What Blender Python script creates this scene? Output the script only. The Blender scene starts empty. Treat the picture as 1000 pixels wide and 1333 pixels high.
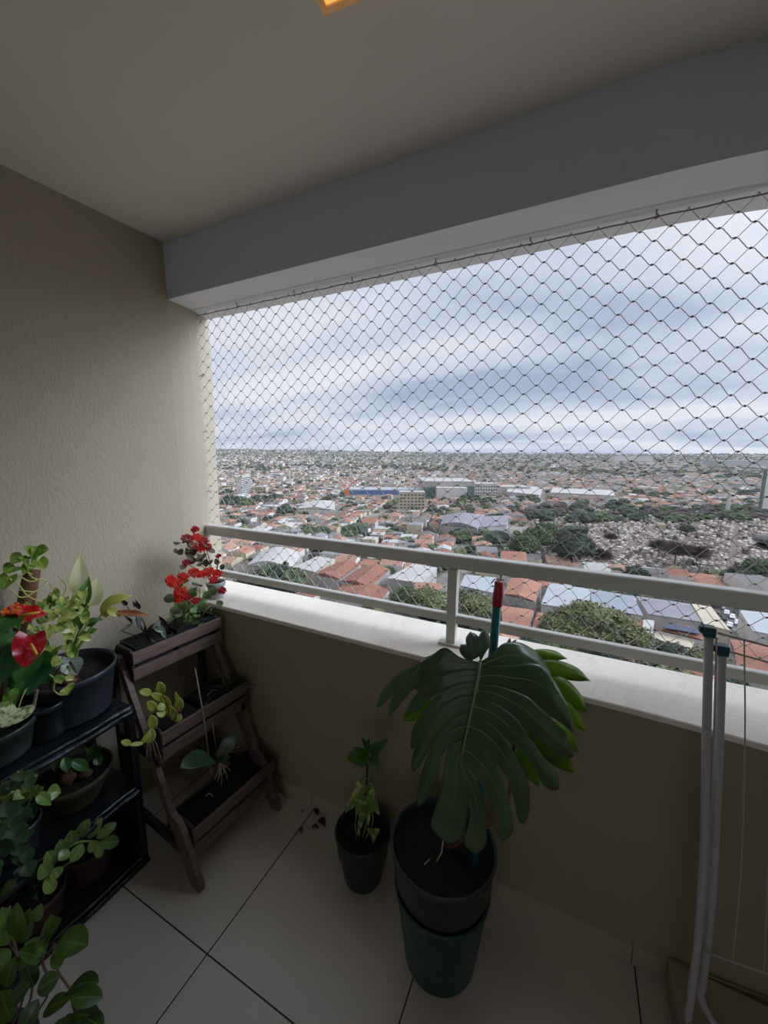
import bpy, bmesh, math, random
import numpy as np
from mathutils import Vector, Matrix, Euler, noise
random.seed(7); rng = np.random.default_rng(7)
PI = math.pi
scene = bpy.context.scene
C = scene.collection

# ------------------------------------------------------------------ camera model
H, F = 1.607, 505.0
PITCH = math.atan(77 / F); ROLL = math.radians(.3); YAW = math.radians(26)
def ray(u, v):
    x = (u - 500) / F; y = (666.5 - v) / F
    x, y = x*math.cos(ROLL) - y*math.sin(ROLL), x*math.sin(ROLL) + y*math.cos(ROLL)
    dx, dy, dz = x, math.cos(PITCH) + y*math.sin(PITCH), -math.sin(PITCH) + y*math.cos(PITCH)
    return Vector((dx*math.cos(YAW) - dy*math.sin(YAW), dx*math.sin(YAW) + dy*math.cos(YAW), dz))
O = Vector((0, 0, H))
def PZ(u, v, z): d = ray(u, v); return O + d*((z - H)/d.z)
def PX(u, v, x): d = ray(u, v); return O + d*(x/d.x)
def PY(u, v, y): d = ray(u, v); return O + d*(y/d.y)
def PD(u, v, t): return O + ray(u, v)*t
V = Vector

cam = bpy.data.cameras.new('camera'); camo = bpy.data.objects.new('camera', cam); C.objects.link(camo)
cam.sensor_fit = 'HORIZONTAL'; cam.sensor_width = 36; cam.lens = 36*F/1000; cam.clip_start = .02; cam.clip_end = 20000
camo.matrix_world = Matrix.Translation(O) @ Matrix.Rotation(YAW, 4, 'Z') @ Matrix.Rotation(PI/2 - PITCH, 4, 'X') @ Matrix.Rotation(ROLL, 4, 'Z')
scene.camera = camo

# ------------------------------------------------------------------ materials
def lin(c):
    if isinstance(c, str):
        c = tuple(int(c[i:i+2], 16)/255 for i in (0, 2, 4))
    return tuple(x/12.92 if x <= .04045 else ((x+.055)/1.055)**2.4 for x in c) + (1,)
class NT:
    def __init__(s, name):
        s.m = bpy.data.materials.new(name); s.m.use_nodes = True
        s.n = s.m.node_tree; s.b = s.n.nodes['Principled BSDF']; s.out = s.n.nodes['Material Output']
    def node(s, t, **k):
        nd = s.n.nodes.new(t)
        for a, v in k.items():
            if hasattr(nd, a): setattr(nd, a, v)
            else: nd.inputs[a].default_value = v
        return nd
    def link(s, a, b): s.n.links.new(a, b)
    def coord(s, kind='Object', scale=(1, 1, 1)):
        tc = s.node('ShaderNodeTexCoord'); mp = s.node('ShaderNodeMapping'); mp.inputs['Scale'].default_value = scale
        s.link(tc.outputs[kind], mp.inputs[0]); return mp.outputs[0]
    def noise(s, vec, scale, detail=3, rough=.5):
        nn = s.node('ShaderNodeTexNoise'); nn.inputs['Scale'].default_value = scale; nn.inputs['Detail'].default_value = detail
        nn.inputs['Roughness'].default_value = rough; s.link(vec, nn.inputs['Vector']); return nn.outputs['Fac']
    def ramp(s, fac, stops, interp='LINEAR'):
        r = s.node('ShaderNodeValToRGB'); r.color_ramp.interpolation = interp; e = r.color_ramp.elements
        while len(e) < len(stops): e.new(.5)
        for el, (p, c) in zip(e, stops): el.position = p; el.color = c if len(c) == 4 else tuple(c) + (1,)
        s.link(fac, r.inputs[0]); return r.outputs[0]
    def mix(s, fac, a, b):
        m = s.node('ShaderNodeMix', data_type='RGBA')
        for i, v in ((0, fac), (6, a), (7, b)):
            if hasattr(v, 'is_linked') or hasattr(v, 'node'): s.link(v, m.inputs[i])
            else: m.inputs[i].default_value = v
        return m.outputs[2]
    def math(s, op, a, b=0.0):
        m = s.node('ShaderNodeMath', operation=op)
        for i, v in ((0, a), (1, b)):
            if hasattr(v, 'node'): s.link(v, m.inputs[i])
            else: m.inputs[i].default_value = v
        return m.outputs[0]
    def bump(s, h, strength=.3, dist=.01):
        b = s.node('ShaderNodeBump'); b.inputs['Strength'].default_value = strength; b.inputs['Distance'].default_value = dist
        s.link(h, b.inputs['Height']); s.link(b.outputs[0], s.b.inputs['Normal'])
    def col(s, c):
        if hasattr(c, 'node'): s.link(c, s.b.inputs['Base Color'])
        else: s.b.inputs['Base Color'].default_value = c
def plain(name, c, rough=.6, metal=0, var=.12, scale=8, bump=0, bscale=60, bdist=.003):
    t = NT(name); base = lin(c); vec = t.coord()
    n = t.noise(vec, scale)
    dk = tuple(x*(1-var) for x in base[:3]) + (1,); lt = tuple(min(1, x*(1+var)) for x in base[:3]) + (1,)
    t.col(t.ramp(n, [(.3, dk), (.7, lt)])); t.b.inputs['Roughness'].default_value = rough; t.b.inputs['Metallic'].default_value = metal
    if bump: t.bump(t.noise(vec, bscale, 4), bump, bdist)
    return t.m

M = {}
def wall_mat(name, c, strength=.5):
    t = NT(name); vec = t.coord('Object', (1, 1, .45))
    n1 = t.noise(vec, 105, 4, .6); n2 = t.noise(t.coord(), 3, 2)
    base = lin(c)
    t.col(t.ramp(n2, [(.3, tuple(x*.94 for x in base[:3])), (.7, base[:3])])); t.b.inputs['Roughness'].default_value = .85
    h = t.ramp(n1, [(.50, (0, 0, 0)), (.66, (1, 1, 1))]); t.bump(h, strength, .0020)
    return t.m
M['wall'] = wall_mat('textured_beige_paint', 'b2a791', .5)
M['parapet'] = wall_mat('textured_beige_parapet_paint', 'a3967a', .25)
M['ceiling'] = plain('white_ceiling_paint', 'e9e4da', .9, var=.02, scale=2)
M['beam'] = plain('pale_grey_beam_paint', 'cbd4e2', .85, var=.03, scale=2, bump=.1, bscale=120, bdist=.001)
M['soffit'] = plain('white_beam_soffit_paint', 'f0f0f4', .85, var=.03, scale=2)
M['rail'] = plain('off_white_aluminium', 'dedbd3', .32, var=.03, scale=5)
M['room'] = plain('room_wall_paint', '8d8474', .9, var=.03)
def floor_mat():
    t = NT('beige_porcelain_tiles'); tc = t.node('ShaderNodeTexCoord'); sep = t.node('ShaderNodeSeparateXYZ'); t.link(tc.outputs['Object'], sep.inputs[0])
    T = .62
    def line(comp, off):
        a = t.math('ADD', comp, -off + T*20); a = t.math('MODULO', a, T); a = t.math('SUBTRACT', a, T/2); a = t.math('ABSOLUTE', a); return t.math('GREATER_THAN', a, T/2 - .0022)
    g = t.math('MAXIMUM', line(sep.outputs[0], -.957), line(sep.outputs[1], .674))
    n = t.noise(tc.outputs['Object'], 2.5, 4); n2 = t.noise(tc.outputs['Object'], 60, 3)
    c = t.ramp(n, [(.3, lin('bdb5a9')[:3]), (.7, lin('cbc4b9')[:3])])
    c = t.mix(t.math('MULTIPLY', t.math('GREATER_THAN', n2, .74), .35), c, lin('8d8270'))
    t.col(t.mix(g, c, lin('2e2620')))
    r = t.math('ADD', t.math('MULTIPLY', g, .4), .34); t.link(r, t.b.inputs['Roughness'])
    t.bump(t.math('SUBTRACT', 1.0, g), .3, .001)
    return t.m
M['floor'] = floor_mat()
M['skirting'] = plain('beige_skirting_tile', 'b3a890', .4, var=.06, scale=6)
M['step'] = plain('beige_step_tile', 'a59a86', .45, var=.06, scale=4)
def marble():
    t = NT('white_marble_cap'); v = t.coord(); n = t.noise(v, 3.5, 6, .6)
    w = t.node('ShaderNodeTexNoise'); w.inputs['Scale'].default_value = 5; w.inputs['Detail'].default_value = 8; w.inputs['Distortion'].default_value = 1.6; t.link(v, w.inputs[0])
    vein = t.ramp(w.outputs['Fac'], [(.47, (0, 0, 0)), (.5, (1, 1, 1)), (.53, (0, 0, 0))])
    base = t.ramp(n, [(.3, lin('eadfd0')[:3]), (.7, lin('f8efe2')[:3])])
    c = t.mix(t.math('MULTIPLY', vein, .14), base, lin('98938c'))
    sp = t.ramp(t.noise(v, 14, 5, .7), [(.62, (0, 0, 0)), (.72, (1, 1, 1))])
    t.col(t.mix(t.math('MULTIPLY', sp, .22), c, lin('a0907c'))); t.b.inputs['Roughness'].default_value = .4
    return t.m
M['marble'] = marble()
M['knot'] = plain('nylon_knot', '8a857e', .7, var=.05, scale=40)
M['steel'] = plain('zinc_hook', '8e8c88', .4, .8)
M['black_plastic'] = plain('black_plastic', '1d2227', .35, var=.2, scale=20)
M['blue_black_plastic'] = plain('blue_black_pot_plastic', '2c343c', .38, var=.12, scale=15)
M['green_black_plastic'] = plain('green_black_pot_plastic', '26332f', .45, var=.2, scale=14)
def scuffed(name, c, c2):
    t = NT(name); v = t.coord('Object', (1, 1, .5)); w = t.node('ShaderNodeTexNoise'); w.inputs['Scale'].default_value = 9; w.inputs['Detail'].default_value = 7; w.inputs['Distortion'].default_value = 2; t.link(v, w.inputs[0])
    k = t.ramp(w.outputs['Fac'], [(.5, (0, 0, 0)), (.53, (1, 1, 1)), (.56, (0, 0, 0))])
    t.col(t.mix(t.math('MULTIPLY', k, .55), lin(c), lin(c2))); t.b.inputs['Roughness'].default_value = .4; return t.m
M['teal_plastic'] = scuffed('scuffed_teal_plastic', '0c403c', '3d706a')
def sheet():
    t = NT('creased_black_plastic_sheet'); v = t.coord('Object', (6, .7, 6))
    n = t.noise(v, 7, 4, .6); t.col(lin('171d22')); t.b.inputs['Roughness'].default_value = .22; t.bump(n, .9, .012); return t.m
M['sheet'] = sheet()
M['terracotta_pot'] = plain('terracotta_pot', '4c2f29', .8, var=.2, scale=14)
M['olive_pot'] = plain('olive_clay_pot', '4b4129', .7, var=.25, scale=10)
M['grey_pot'] = plain('grey_white_pot_plastic', 'a9a8ac', .5, var=.05)
M['soil'] = plain('potting_soil', '17120f', .95, var=.5, scale=60, bump=.8, bscale=90, bdist=.01)
def wood(name, c1, c2):
    t = NT(name); v = t.coord('Object', (9, 1.2, 9)); n = t.noise(v, 9, 5, .6)
    t.col(t.ramp(n, [(.3, lin(c1)[:3]), (.7, lin(c2)[:3])])); t.b.inputs['Roughness'].default_value = .6; t.bump(n, .25, .002); return t.m
M['wood'] = wood('weathered_reddish_wood', '55423b', '7f6860')
M['wood_dark'] = wood('dark_stained_wood', '2c2320', '40342f')
M['teal_pole'] = plain('teal_pole_plastic', '117379', .35, var=.05)
M['red_cap'] = plain('red_pole_cap', 'b01f38', .35, var=.05)
M['airer'] = plain('grey_white_enamel_tube', 'bcb8ba', .35, var=.04)
M['airer_wire'] = plain('grey_coated_wire', 'b9b6aa', .5, var=.04)
M['teal_cap'] = plain('dark_teal_end_cap', '0d4f55', .45, var=.05)
M['dark_metal'] = plain('dark_grey_metal', '26282b', .5, var=.1)
M['grey_metal'] = plain('grey_object_top', '6c6c6b', .5, var=.1)
M['stick'] = plain('dry_grey_stick', '8a7d68', .8)
M['coir'] = plain('brown_coir', '6d4a38', .95, var=.35, scale=50, bump=.9, bscale=120, bdist=.01)

def leafmat(name, base, dark=None, vein=None, varieg=None, vamt=.5, vscale=14, rough=.35, trans=.25, lateral=9, veinamt=.6, vw=.05):
    t = NT(name); b = lin(base); d = lin(dark) if dark else tuple(x*.55 for x in b[:3]) + (1,)
    v = t.coord(); n = t.noise(v, 9, 3)
    c = t.ramp(n, [(.3, d[:3]), (.7, b[:3])])
    uv = t.node('ShaderNodeTexCoord'); sep = t.node('ShaderNodeSeparateXYZ'); t.link(uv.outputs['UV'], sep.inputs[0])
    au = t.math('ABSOLUTE', t.math('SUBTRACT', sep.outputs[0], .5))
    if varieg:
        mp = t.node('ShaderNodeMapping'); mp.inputs['Scale'].default_value = (2.2, .9, 1); t.link(v, mp.inputs[0])
        k = t.ramp(t.noise(v, vscale, 5, .65), [(vamt-.05, (0, 0, 0)), (vamt+.05, (1, 1, 1))])
        c = t.mix(k, c, lin(varieg))
    if vein:
        rib = t.math('LESS_THAN', au, vw)
        w = t.math('SINE', t.math('MULTIPLY', t.math('SUBTRACT', sep.outputs[1], t.math('MULTIPLY', au, .5)), lateral*2*PI))
        lat = t.math('MULTIPLY', t.math('GREATER_THAN', w, .9), .45)
        c = t.mix(t.math('MULTIPLY', t.math('MAXIMUM', rib, lat), veinamt), c, lin(vein))
    t.col(c); t.b.inputs['Roughness'].default_value = rough
    tr = t.node('ShaderNodeBsdfTranslucent'); t.link(c, tr.inputs[0]) if hasattr(c, 'node') else None
    mx = t.node('ShaderNodeMixShader'); mx.inputs[0].default_value = trans
    t.link(t.b.outputs[0], mx.inputs[1]); t.link(tr.outputs[0], mx.inputs[2]); t.link(mx.outputs[0], t.out.inputs[0])
    return t.m
L = {}
M['cord'] = leafmat('white_nylon_cord', 'efe8dc', 'dcd4c8', rough=.6, trans=.2)
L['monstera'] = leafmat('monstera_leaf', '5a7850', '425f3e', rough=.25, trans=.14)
L['monstera_backlit'] = leafmat('monstera_leaf_backlight_tint', '86b32a', '66941c', rough=.35, trans=.45)  # backlight put into the colour: brighter yellow-green than the main leaf
L['vein'] = plain('monstera_vein', '87936a', .5)
L['pothos'] = leafmat('pothos_leaf', '86a83c', '5f8a30', vein='b9c77a', rough=.3, trans=.3)
L['pothos_var'] = leafmat('variegated_pothos_leaf', '79a144', '4d7a2e', varieg='bdc46c', vamt=.5, vscale=26, rough=.3, trans=.3)
L['cream'] = leafmat('cream_leaf', 'e6e8bd', 'd2d69a', vein='eef0cf', varieg='9fb566', vamt=.68, vscale=12, trans=.3)
L['yellowing'] = leafmat('yellowing_leaf', 'c9c86a', 'a4a848', trans=.3)
L['brown'] = leafmat('dry_brown_leaf', 'a8683a', '7b4526', rough=.7, trans=.15)
L['anthurium'] = leafmat('anthurium_leaf', '3c6b34', '244d26', rough=.3, trans=.2, vein='4f7d40', veinamt=.5)
L['spathe'] = leafmat('anthurium_spathe', 'd3181c', 'a80f18', rough=.15, trans=.15, vein='e0524e', lateral=5, veinamt=.4, vw=.02)
L['spathe_old'] = leafmat('speckled_anthurium_spathe', 'c92030', 'a81424', rough=.25, trans=.15, varieg='d4505c', vamt=.6, vscale=120)
L['spadix'] = plain('spadix', 'e0b040', .5)
L['zz'] = leafmat('glossy_zz_leaf', '5f7f3c', '355229', vein='7d9a50', rough=.25, trans=.18, lateral=0, vw=.03)
L['zz_light'] = leafmat('pale_zz_leaf', '8aa556', '5f8340', vein='a5ba74', rough=.25, trans=.2, lateral=0, vw=.04)
L['cactus'] = leafmat('epiphyllum_leaf', 'a0a848', '7c8838', rough=.4, trans=.2)
L['orchid'] = leafmat('orchid_leaf', '345436', '27422b', rough=.35, trans=.1)
L['begonia'] = leafmat('silvery_begonia_leaf', 'aab7ae', '6b8078', vein='20302c', lateral=5, veinamt=.9, rough=.3, trans=.1, vw=.07)
L['begonia_dark'] = leafmat('dark_begonia_leaf', '3a3230', '241c1c', rough=.4, trans=.1)
L['kalanchoe'] = leafmat('kalanchoe_leaf', '7f9468', '566f48', rough=.4, trans=.15)
L['kalanchoe_brown'] = leafmat('olive_brown_leaf', '6a5a3a', '4c442c', rough=.5, trans=.1)
L['petal'] = leafmat('scarlet_petal', 'e2301a', 'c41c12', rough=.5, trans=.25)
L['petal_deep'] = leafmat('crimson_petal', 'b81a2c', '8c1422', rough=.5, trans=.25)
L['stem'] = plain('green_stem', '6f8a3c', .5)
L['stem_pale'] = plain('pale_vine_stem', 'b3b464', .5)
L['stem_brown'] = plain('brown_stem', '6a4a3a', .6)
L['root'] = plain('pale_root', 'b8ab88', .7)

# ------------------------------------------------------------------ mesh builder
class MB:
    def __init__(s): s.v = []; s.f = []; s.m = []; s.uv = []
    def add(s, vs, fs, mi=0, uvs=None):
        o = len(s.v); s.v += [tuple(p) for p in vs]
        for f in fs:
            s.f.append(tuple(i + o for i in f)); s.m.append(mi)
            s.uv.append([uvs[i] for i in f] if uvs else [(0, 0)]*len(f))
    def box(s, lo, hi, mi=0, mat=None):
        x0, y0, z0 = lo; x1, y1, z1 = hi
        vs = [V(p) for p in ((x0, y0, z0), (x1, y0, z0), (x1, y1, z0), (x0, y1, z0), (x0, y0, z1), (x1, y0, z1), (x1, y1, z1), (x0, y1, z1))]
        if mat: vs = [mat @ p for p in vs]
        s.add(vs, [(0, 3, 2, 1), (4, 5, 6, 7), (0, 1, 5, 4), (1, 2, 6, 5), (2, 3, 7, 6), (3, 0, 4, 7)], mi)
    def tube(s, pts, r, n=8, mi=0, cap=True):
        pts = [V(p) for p in pts]; k = len(pts); rs = r if isinstance(r, (list, tuple)) else [r]*k
        vs = []; up = None
        for i, p in enumerate(pts):
            d = (pts[min(i+1, k-1)] - pts[max(i-1, 0)]).normalized()
            if up is None:
                up = d.orthogonal().normalized()
            up = (up - d*up.dot(d)); up = up.normalized() if up.length > 1e-6 else d.orthogonal().normalized()
            w = d.cross(up)
            for j in range(n):
                a = 2*PI*j/n; vs.append(p + (up*math.cos(a) + w*math.sin(a))*rs[i])
        fs = [(i*n+j, i*n+(j+1) % n, (i+1)*n+(j+1) % n, (i+1)*n+j) for i in range(k-1) for j in range(n)]
        if cap: fs += [tuple(range(n))[::-1], tuple((k-1)*n+j for j in range(n))]
        s.add(vs, fs, mi)
    def lathe(s, prof, c=(0, 0, 0), n=40, mi=0, close=False):
        vs = []
        for r, z in prof:
            for j in range(n):
                a = 2*PI*j/n; vs.append((c[0]+r*math.cos(a), c[1]+r*math.sin(a), c[2]+z))
        k = len(prof)
        s.add(vs, [(i*n+j, i*n+(j+1) % n, (i+1)*n+(j+1) % n, (i+1)*n+j) for i in range(k-1) for j in range(n)], mi)
    def disc(s, c, r, n=40, mi=0, amp=0):
        vs = []; fs = []; R = 8
        for i in range(R+1):
            for j in range(n):
                a = 2*PI*j/n; rr = r*(i+.001)/R; x = c[0]+rr*math.cos(a); y = c[1]+rr*math.sin(a)
                vs.append((x, y, c[2] + (noise.noise(V((x*35, y*35, 0)))*amp if amp else 0)))
        fs = [(i*n+j, i*n+(j+1) % n, (i+1)*n+(j+1) % n, (i+1)*n+j) for i in range(R) for j in range(n)]
        s.add(vs, fs, mi)
    def ball(s, c, r, mi=0, n=8, sc=(1, 1, 1), jit=0):
        vs = []
        m = n//2+1
        for i in range(m+1):
            th = PI*i/m
            for j in range(n):
                a = 2*PI*j/n; d = V((math.sin(th)*math.cos(a)*sc[0], math.sin(th)*math.sin(a)*sc[1], math.cos(th)*sc[2]))
                q = 1 + (noise.noise(d*2.3 + V(c)*7)*jit if jit else 0)
                vs.append(V(c) + d*r*q)
        s.add(vs, [(i*n+j, (i+1)*n+j, (i+1)*n+(j+1) % n, i*n+(j+1) % n) for i in range(m) for j in range(n)], mi)
    def blade(s, a, b, nrm, width, prof='ovate', fold=.15, bend=.15, n=9, mi=0, wave=0, ph=0, curl=0):
        """a leaf blade from a (petiole) to b (tip); nrm = upper side"""
        a = V(a); b = V(b); ax = b - a; ln = ax.length; ax.normalize(); nrm = V(nrm); nrm = nrm - ax*nrm.dot(ax)
        if nrm.length < 1e-5: nrm = ax.orthogonal()
        nrm.normalize(); sd = ax.cross(nrm)
        def wd(t):
            if prof == 'ovate': return max(0, math.sin(PI*t**.62))**.85
            if prof == 'heart': return (math.sin(PI*min(1, t*.86+.14)**.75))**.8 if t < 1 else 0
            if prof == 'lance': return max(0, math.sin(PI*t**.8))
            if prof == 'ellip': return max(0, math.sin(PI*t))**.6
            return max(0, math.sin(PI*t))
        vs = []; uvs = []; K = 7
        back = .16*width if prof == 'heart' else 0
        for i in range(n+1):
            t = i/n; w = width*.5*max(wd(t), .02)
            cen = a + ax*ln*t + nrm*(bend*ln*math.sin(PI*t*.9)) - nrm*(curl*ln*t*t)
            for j in range(K):
                u = (j/(K-1))*2-1
                sh = -back*abs(u)*(1-t)**2*1.4
                z = fold*abs(u)*w*1.0 + wave*w*math.sin(t*13+ph)*u*u
                vs.append(cen + sd*u*w + ax*sh + nrm*z); uvs.append((u*.5+.5, t))
        fs = [(i*K+j, i*K+j+1, (i+1)*K+j+1, (i+1)*K+j) for i in range(n) for j in range(K-1)]
        s.add(vs, fs, mi, uvs)
    def build(s, name, mats, parent=None, smooth=True, solid=0, bevel=0, loc=None):
        me = bpy.data.meshes.new(name); me.from_pydata(s.v, [], s.f)
        mats = mats if isinstance(mats, (list, tuple)) else [mats]
        for m in mats: me.materials.append(m)
        me.polygons.foreach_set('material_index', s.m)
        uvl = me.uv_layers.new(name='UVMap'); flat = [c for f in s.uv for uv in f for c in uv]
        uvl.data.foreach_set('uv', flat)
        me.polygons.foreach_set('use_smooth', [smooth]*len(me.polygons))
        o = bpy.data.objects.new(name, me); C.objects.link(o)
        if parent:
            o.parent = parent
            if parent.type == 'EMPTY' or parent.parent:
                base = worldloc(parent)
                me.transform(Matrix.Translation(-base))
            else: me.transform(Matrix.Translation(-worldloc(parent)))
        elif loc is not None:
            o.location = loc; me.transform(Matrix.Translation(-V(loc)))
        if solid:
            md = o.modifiers.new('thickness', 'SOLIDIFY'); md.thickness = solid; md.offset = 0
        if bevel:
            md = o.modifiers.new('bevel', 'BEVEL'); md.width = bevel; md.segments = 2; md.limit_method = 'ANGLE'
        me.validate(); me.update()
        return o
def worldloc(o):
    l = V((0, 0, 0))
    while o: l += o.location; o = o.parent
    return l
def tag(o, label, cat, group=None, kind=None):
    o['label'] = label; o['category'] = cat
    if group: o['group'] = group
    if kind: o['kind'] = kind
    return o
def thing(name, label, cat, loc, group=None):
    o = bpy.data.objects.new(name, None); o.empty_display_size = .05; C.objects.link(o); o.location = loc
    return tag(o, label, cat, group)
def struct(o, label=None):
    o['kind'] = 'structure'
    if label: o['label'] = label
    return o
def cr(pts, n=8):
    """catmull-rom resample"""
    P = [V(p) for p in pts]; P = [P[0]*2-P[1]] + P + [P[-1]*2-P[-2]]; out = []
    for i in range(1, len(P)-2):
        for k in range(n):
            t = k/n; p0, p1, p2, p3 = P[i-1:i+3]
            out.append(.5*((2*p1) + (p2-p0)*t + (2*p0-5*p1+4*p2-p3)*t*t + (-p0+3*p1-3*p2+p3)*t**3))
    out.append(P[-2]); return out

# ------------------------------------------------------------------ balcony shell
ZC, ZB, ZCAP = 2.525, 2.289, .868
def f_top(s): return 1.255 + (.62*(s-.04)**2 if s > .04 else 0) if s < .9 else f_top(.899) + .9*(s-.9)
def f_bot(s): return 1.258 + (.22*(s-.1)**2 if s > .1 else 0) if s < .9 else f_bot(.899) + .5*(s-.9)
def f_cap(s): return 1.268 - .012*min(1, max(0, s+1.7)/1.2) - (.10*(s-.1)**2 if s > .1 else 0)
def f_flo(s): return 1.256 + (.12*(s-.1)**2 if s > .1 else 0)
XS = [-1.80 + i*.05 for i in range(93)]
def sweep(mb, fn, mi=0, xs=XS, matidx=None):
    rows = [fn(x) for x in xs]; k = len(rows[0]); vs = []
    for x, r in zip(xs, rows):
        for (y, z) in r: vs.append((x, y, z))
    for j in range(k):
        fs = [(i*k+j, i*k+(j+1) % k, (i+1)*k+(j+1) % k, (i+1)*k+j) for i in range(len(xs)-1)]
        if j == 0: mb.add(vs, fs, matidx[j] if matidx else mi); base = len(mb.v) - len(vs)
        else:
            for f in fs: mb.f.append(tuple(q + base for q in f)); mb.m.append(matidx[j] if matidx else mi); mb.uv.append([(0, 0)]*4)
    mb.add([vs[q] for q in range(k)], [tuple(range(k))], matidx[0] if matidx else mi)
    n = len(xs)
    mb.add([vs[(n-1)*k+q] for q in range(k)], [tuple(range(k))[::-1]], matidx[0] if matidx else mi)
mb = MB(); sweep(mb, lambda x: [(f_flo(x), 0), (f_cap(x)+.008, ZCAP-.02), (1.54, ZCAP-.02), (1.54, -.3), (f_flo(x), -.3)]); struct(mb.build('wall_front', M['parapet'], smooth=False))
mb = MB(); sweep(mb, lambda x: [(f_cap(x), ZCAP-.018), (f_cap(x), ZCAP-.003), (f_cap(x)+.003, ZCAP), (1.555, ZCAP), (1.555, ZCAP-.018)]); struct(mb.build('trim_1', M['marble'], smooth=False), 'pale marble slab capping the low balcony wall')
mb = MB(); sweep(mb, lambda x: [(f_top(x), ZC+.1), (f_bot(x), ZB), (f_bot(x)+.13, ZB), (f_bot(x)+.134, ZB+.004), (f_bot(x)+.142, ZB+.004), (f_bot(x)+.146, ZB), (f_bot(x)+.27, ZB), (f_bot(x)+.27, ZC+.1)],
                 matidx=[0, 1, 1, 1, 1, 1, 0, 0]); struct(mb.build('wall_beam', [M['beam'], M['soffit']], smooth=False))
# skirting tiles along the parapet
mb = MB()
def sk(x): return [(f_flo(x)-.008, 0), (f_flo(x)-.008, .072), (f_flo(x)+.01, .076), (f_flo(x)+.01, 0)]
a = -1.70
for b in (-.965, -.345, .275, .895, 1.5):
    seg = [a + (b-.004-a)*i/8 for i in range(9)]; sweep(mb, sk, xs=seg); a = b
struct(mb.build('baseboard_front', M['skirting'], smooth=False))
# left wall (slightly skewed), built as a slab
def wallx(y): return -1.712 - (1.255-max(y, -.5))*.056 if y < 1.255 else -1.712 - (y-1.255)**2*.95
mb = MB(); ys = [-4, -.5, 0, .7, 1.255, 1.31, 1.365, 1.42, 1.48, 1.545]
inn = [(wallx(y), y) for y in ys]; out = [(-2.05, y) for y in ys]
vs = []; k = len(ys)
for z in (-.3, ZC+.1):
    vs += [(x, y, z) for x, y in inn] + [(x, y, z) for x, y in out]
fs = []
for i in range(k-1):
    fs += [(i, i+1, 2*k+i+1, 2*k+i), (k+i, 3*k+i, 3*k+i+1, k+i+1), (2*k+i, 2*k+i+1, 3*k+i+1, 3*k+i), (i, k+i, k+i+1, i+1)]
fs += [(k-1, 2*k-1, 4*k-1, 3*k-1), (0, 2*k, 3*k, k)]
mb.add(vs, fs); struct(mb.build('wall_left', M['wall'], smooth=False))
mb = MB(); mb.box((-2.0, -4, -.3), (2.8, 1.27, 0)); struct(mb.build('floor', M['floor'], smooth=False))
mb = MB()
WBX0, WBX1, WBZ0, WBZ1 = -1.2, 2.2, .5, 2.3          # unseen window opening added behind the camera to let daylight in
for lo, hi in (((-2.05, -4.2, -.3), (WBX0, -4, ZC+.1)), ((WBX1, -4.2, -.3), (3.0, -4, ZC+.1)), ((WBX0, -4.2, -.3), (WBX1, -4, WBZ0)), ((WBX0, -4.2, WBZ1), (WBX1, -4, ZC+.1))): mb.box(lo, hi)
struct(mb.build('wall_back', M['room'], smooth=False))
mb = MB(); mb.box((2.8, -4.2, -.3), (3.0, 2.9, ZC+.1)); struct(mb.build('wall_right', M['wall'], smooth=False))
# ceiling
mb = MB(); cxs_ = [-2.0 + i*.1 for i in range(51)]
sweep(mb, lambda x: [(f_top(x)+.02, ZC), (-4, ZC), (-4, ZC+.012), (f_top(x)+.02, ZC+.012)], xs=cxs_); struct(mb.build('ceiling', M['ceiling'], smooth=False))
mb = MB(); sweep(mb, lambda x: [(f_bot(x)+.27, ZC+.1), (f_bot(x)+.27, ZC+.25), (-4.2, ZC+.25), (-4.2, ZC+.1)], xs=[-2.05] + XS + [3.0]); struct(mb.build('ceiling_slab', M['ceiling'], smooth=False))
# square ceiling lamp
zl = ZC-.045; lc = PZ(422, 21, zl); d1 = (PZ(472, 0, zl) - lc).normalized(); d2 = V((-d1.y, d1.x, 0))
if d2.dot(PZ(405, 0, zl) - lc) < 0: d2 = -d2
LS = .20
lamp = thing('square_ceiling_light', 'square amber-framed ceiling light glowing at the top edge of the photo', 'ceiling light', lc + (d1+d2)*LS/2)
def lquad(a0, a1, b0, b1, z0, z1): 
    P_ = lambda a, b, z: V((lc.x, lc.y, 0)) + d1*a + d2*b + V((0, 0, z))
    return [P_(a, b, z) for z in (z0, z1) for a, b in ((a0, b0), (a1, b0), (a1, b1), (a0, b1))]
BF = [(0, 1, 2, 3), (7, 6, 5, 4), (0, 4, 5, 1), (1, 5, 6, 2), (2, 6, 7, 3), (3, 7, 4, 0)]
t = NT('amber_glass_frame'); t.col(lin('c79a63')); t.b.inputs['Emission Color'].default_value = lin('c98a4c'); t.b.inputs['Emission Strength'].default_value = .22; t.b.inputs['Roughness'].default_value = .4
mb = MB(); rw_ = .012
for q in ((0, LS, 0, rw_), (0, LS, LS-rw_, LS), (0, rw_, rw_, LS-rw_), (LS-rw_, LS, rw_, LS-rw_)): mb.add(lquad(*q, zl, ZC+.004), BF)
mb.build('frame', t.m, lamp, smooth=False)
t = NT('warm_lamp_glow'); t.b.inputs['Emission Color'].default_value = lin('ffb862'); t.b.inputs['Emission Strength'].default_value = 1.0; t.col(lin('5a4020'))
mb = MB(); mb.add(lquad(rw_, LS-rw_, rw_, LS-rw_, zl+.004, zl+.012), BF); mb.build('diffuser', t.m, lamp, smooth=False)

# step at the lower right
mb = MB(); mb.box((.362, .2, 0), (1.6, 1.25, .088)); o = mb.build('low_step', M['step'], smooth=False, bevel=.006, loc=(.98, .72, 0))
tag(o, 'low beige tiled step on the floor at the lower right corner', 'step')

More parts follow.
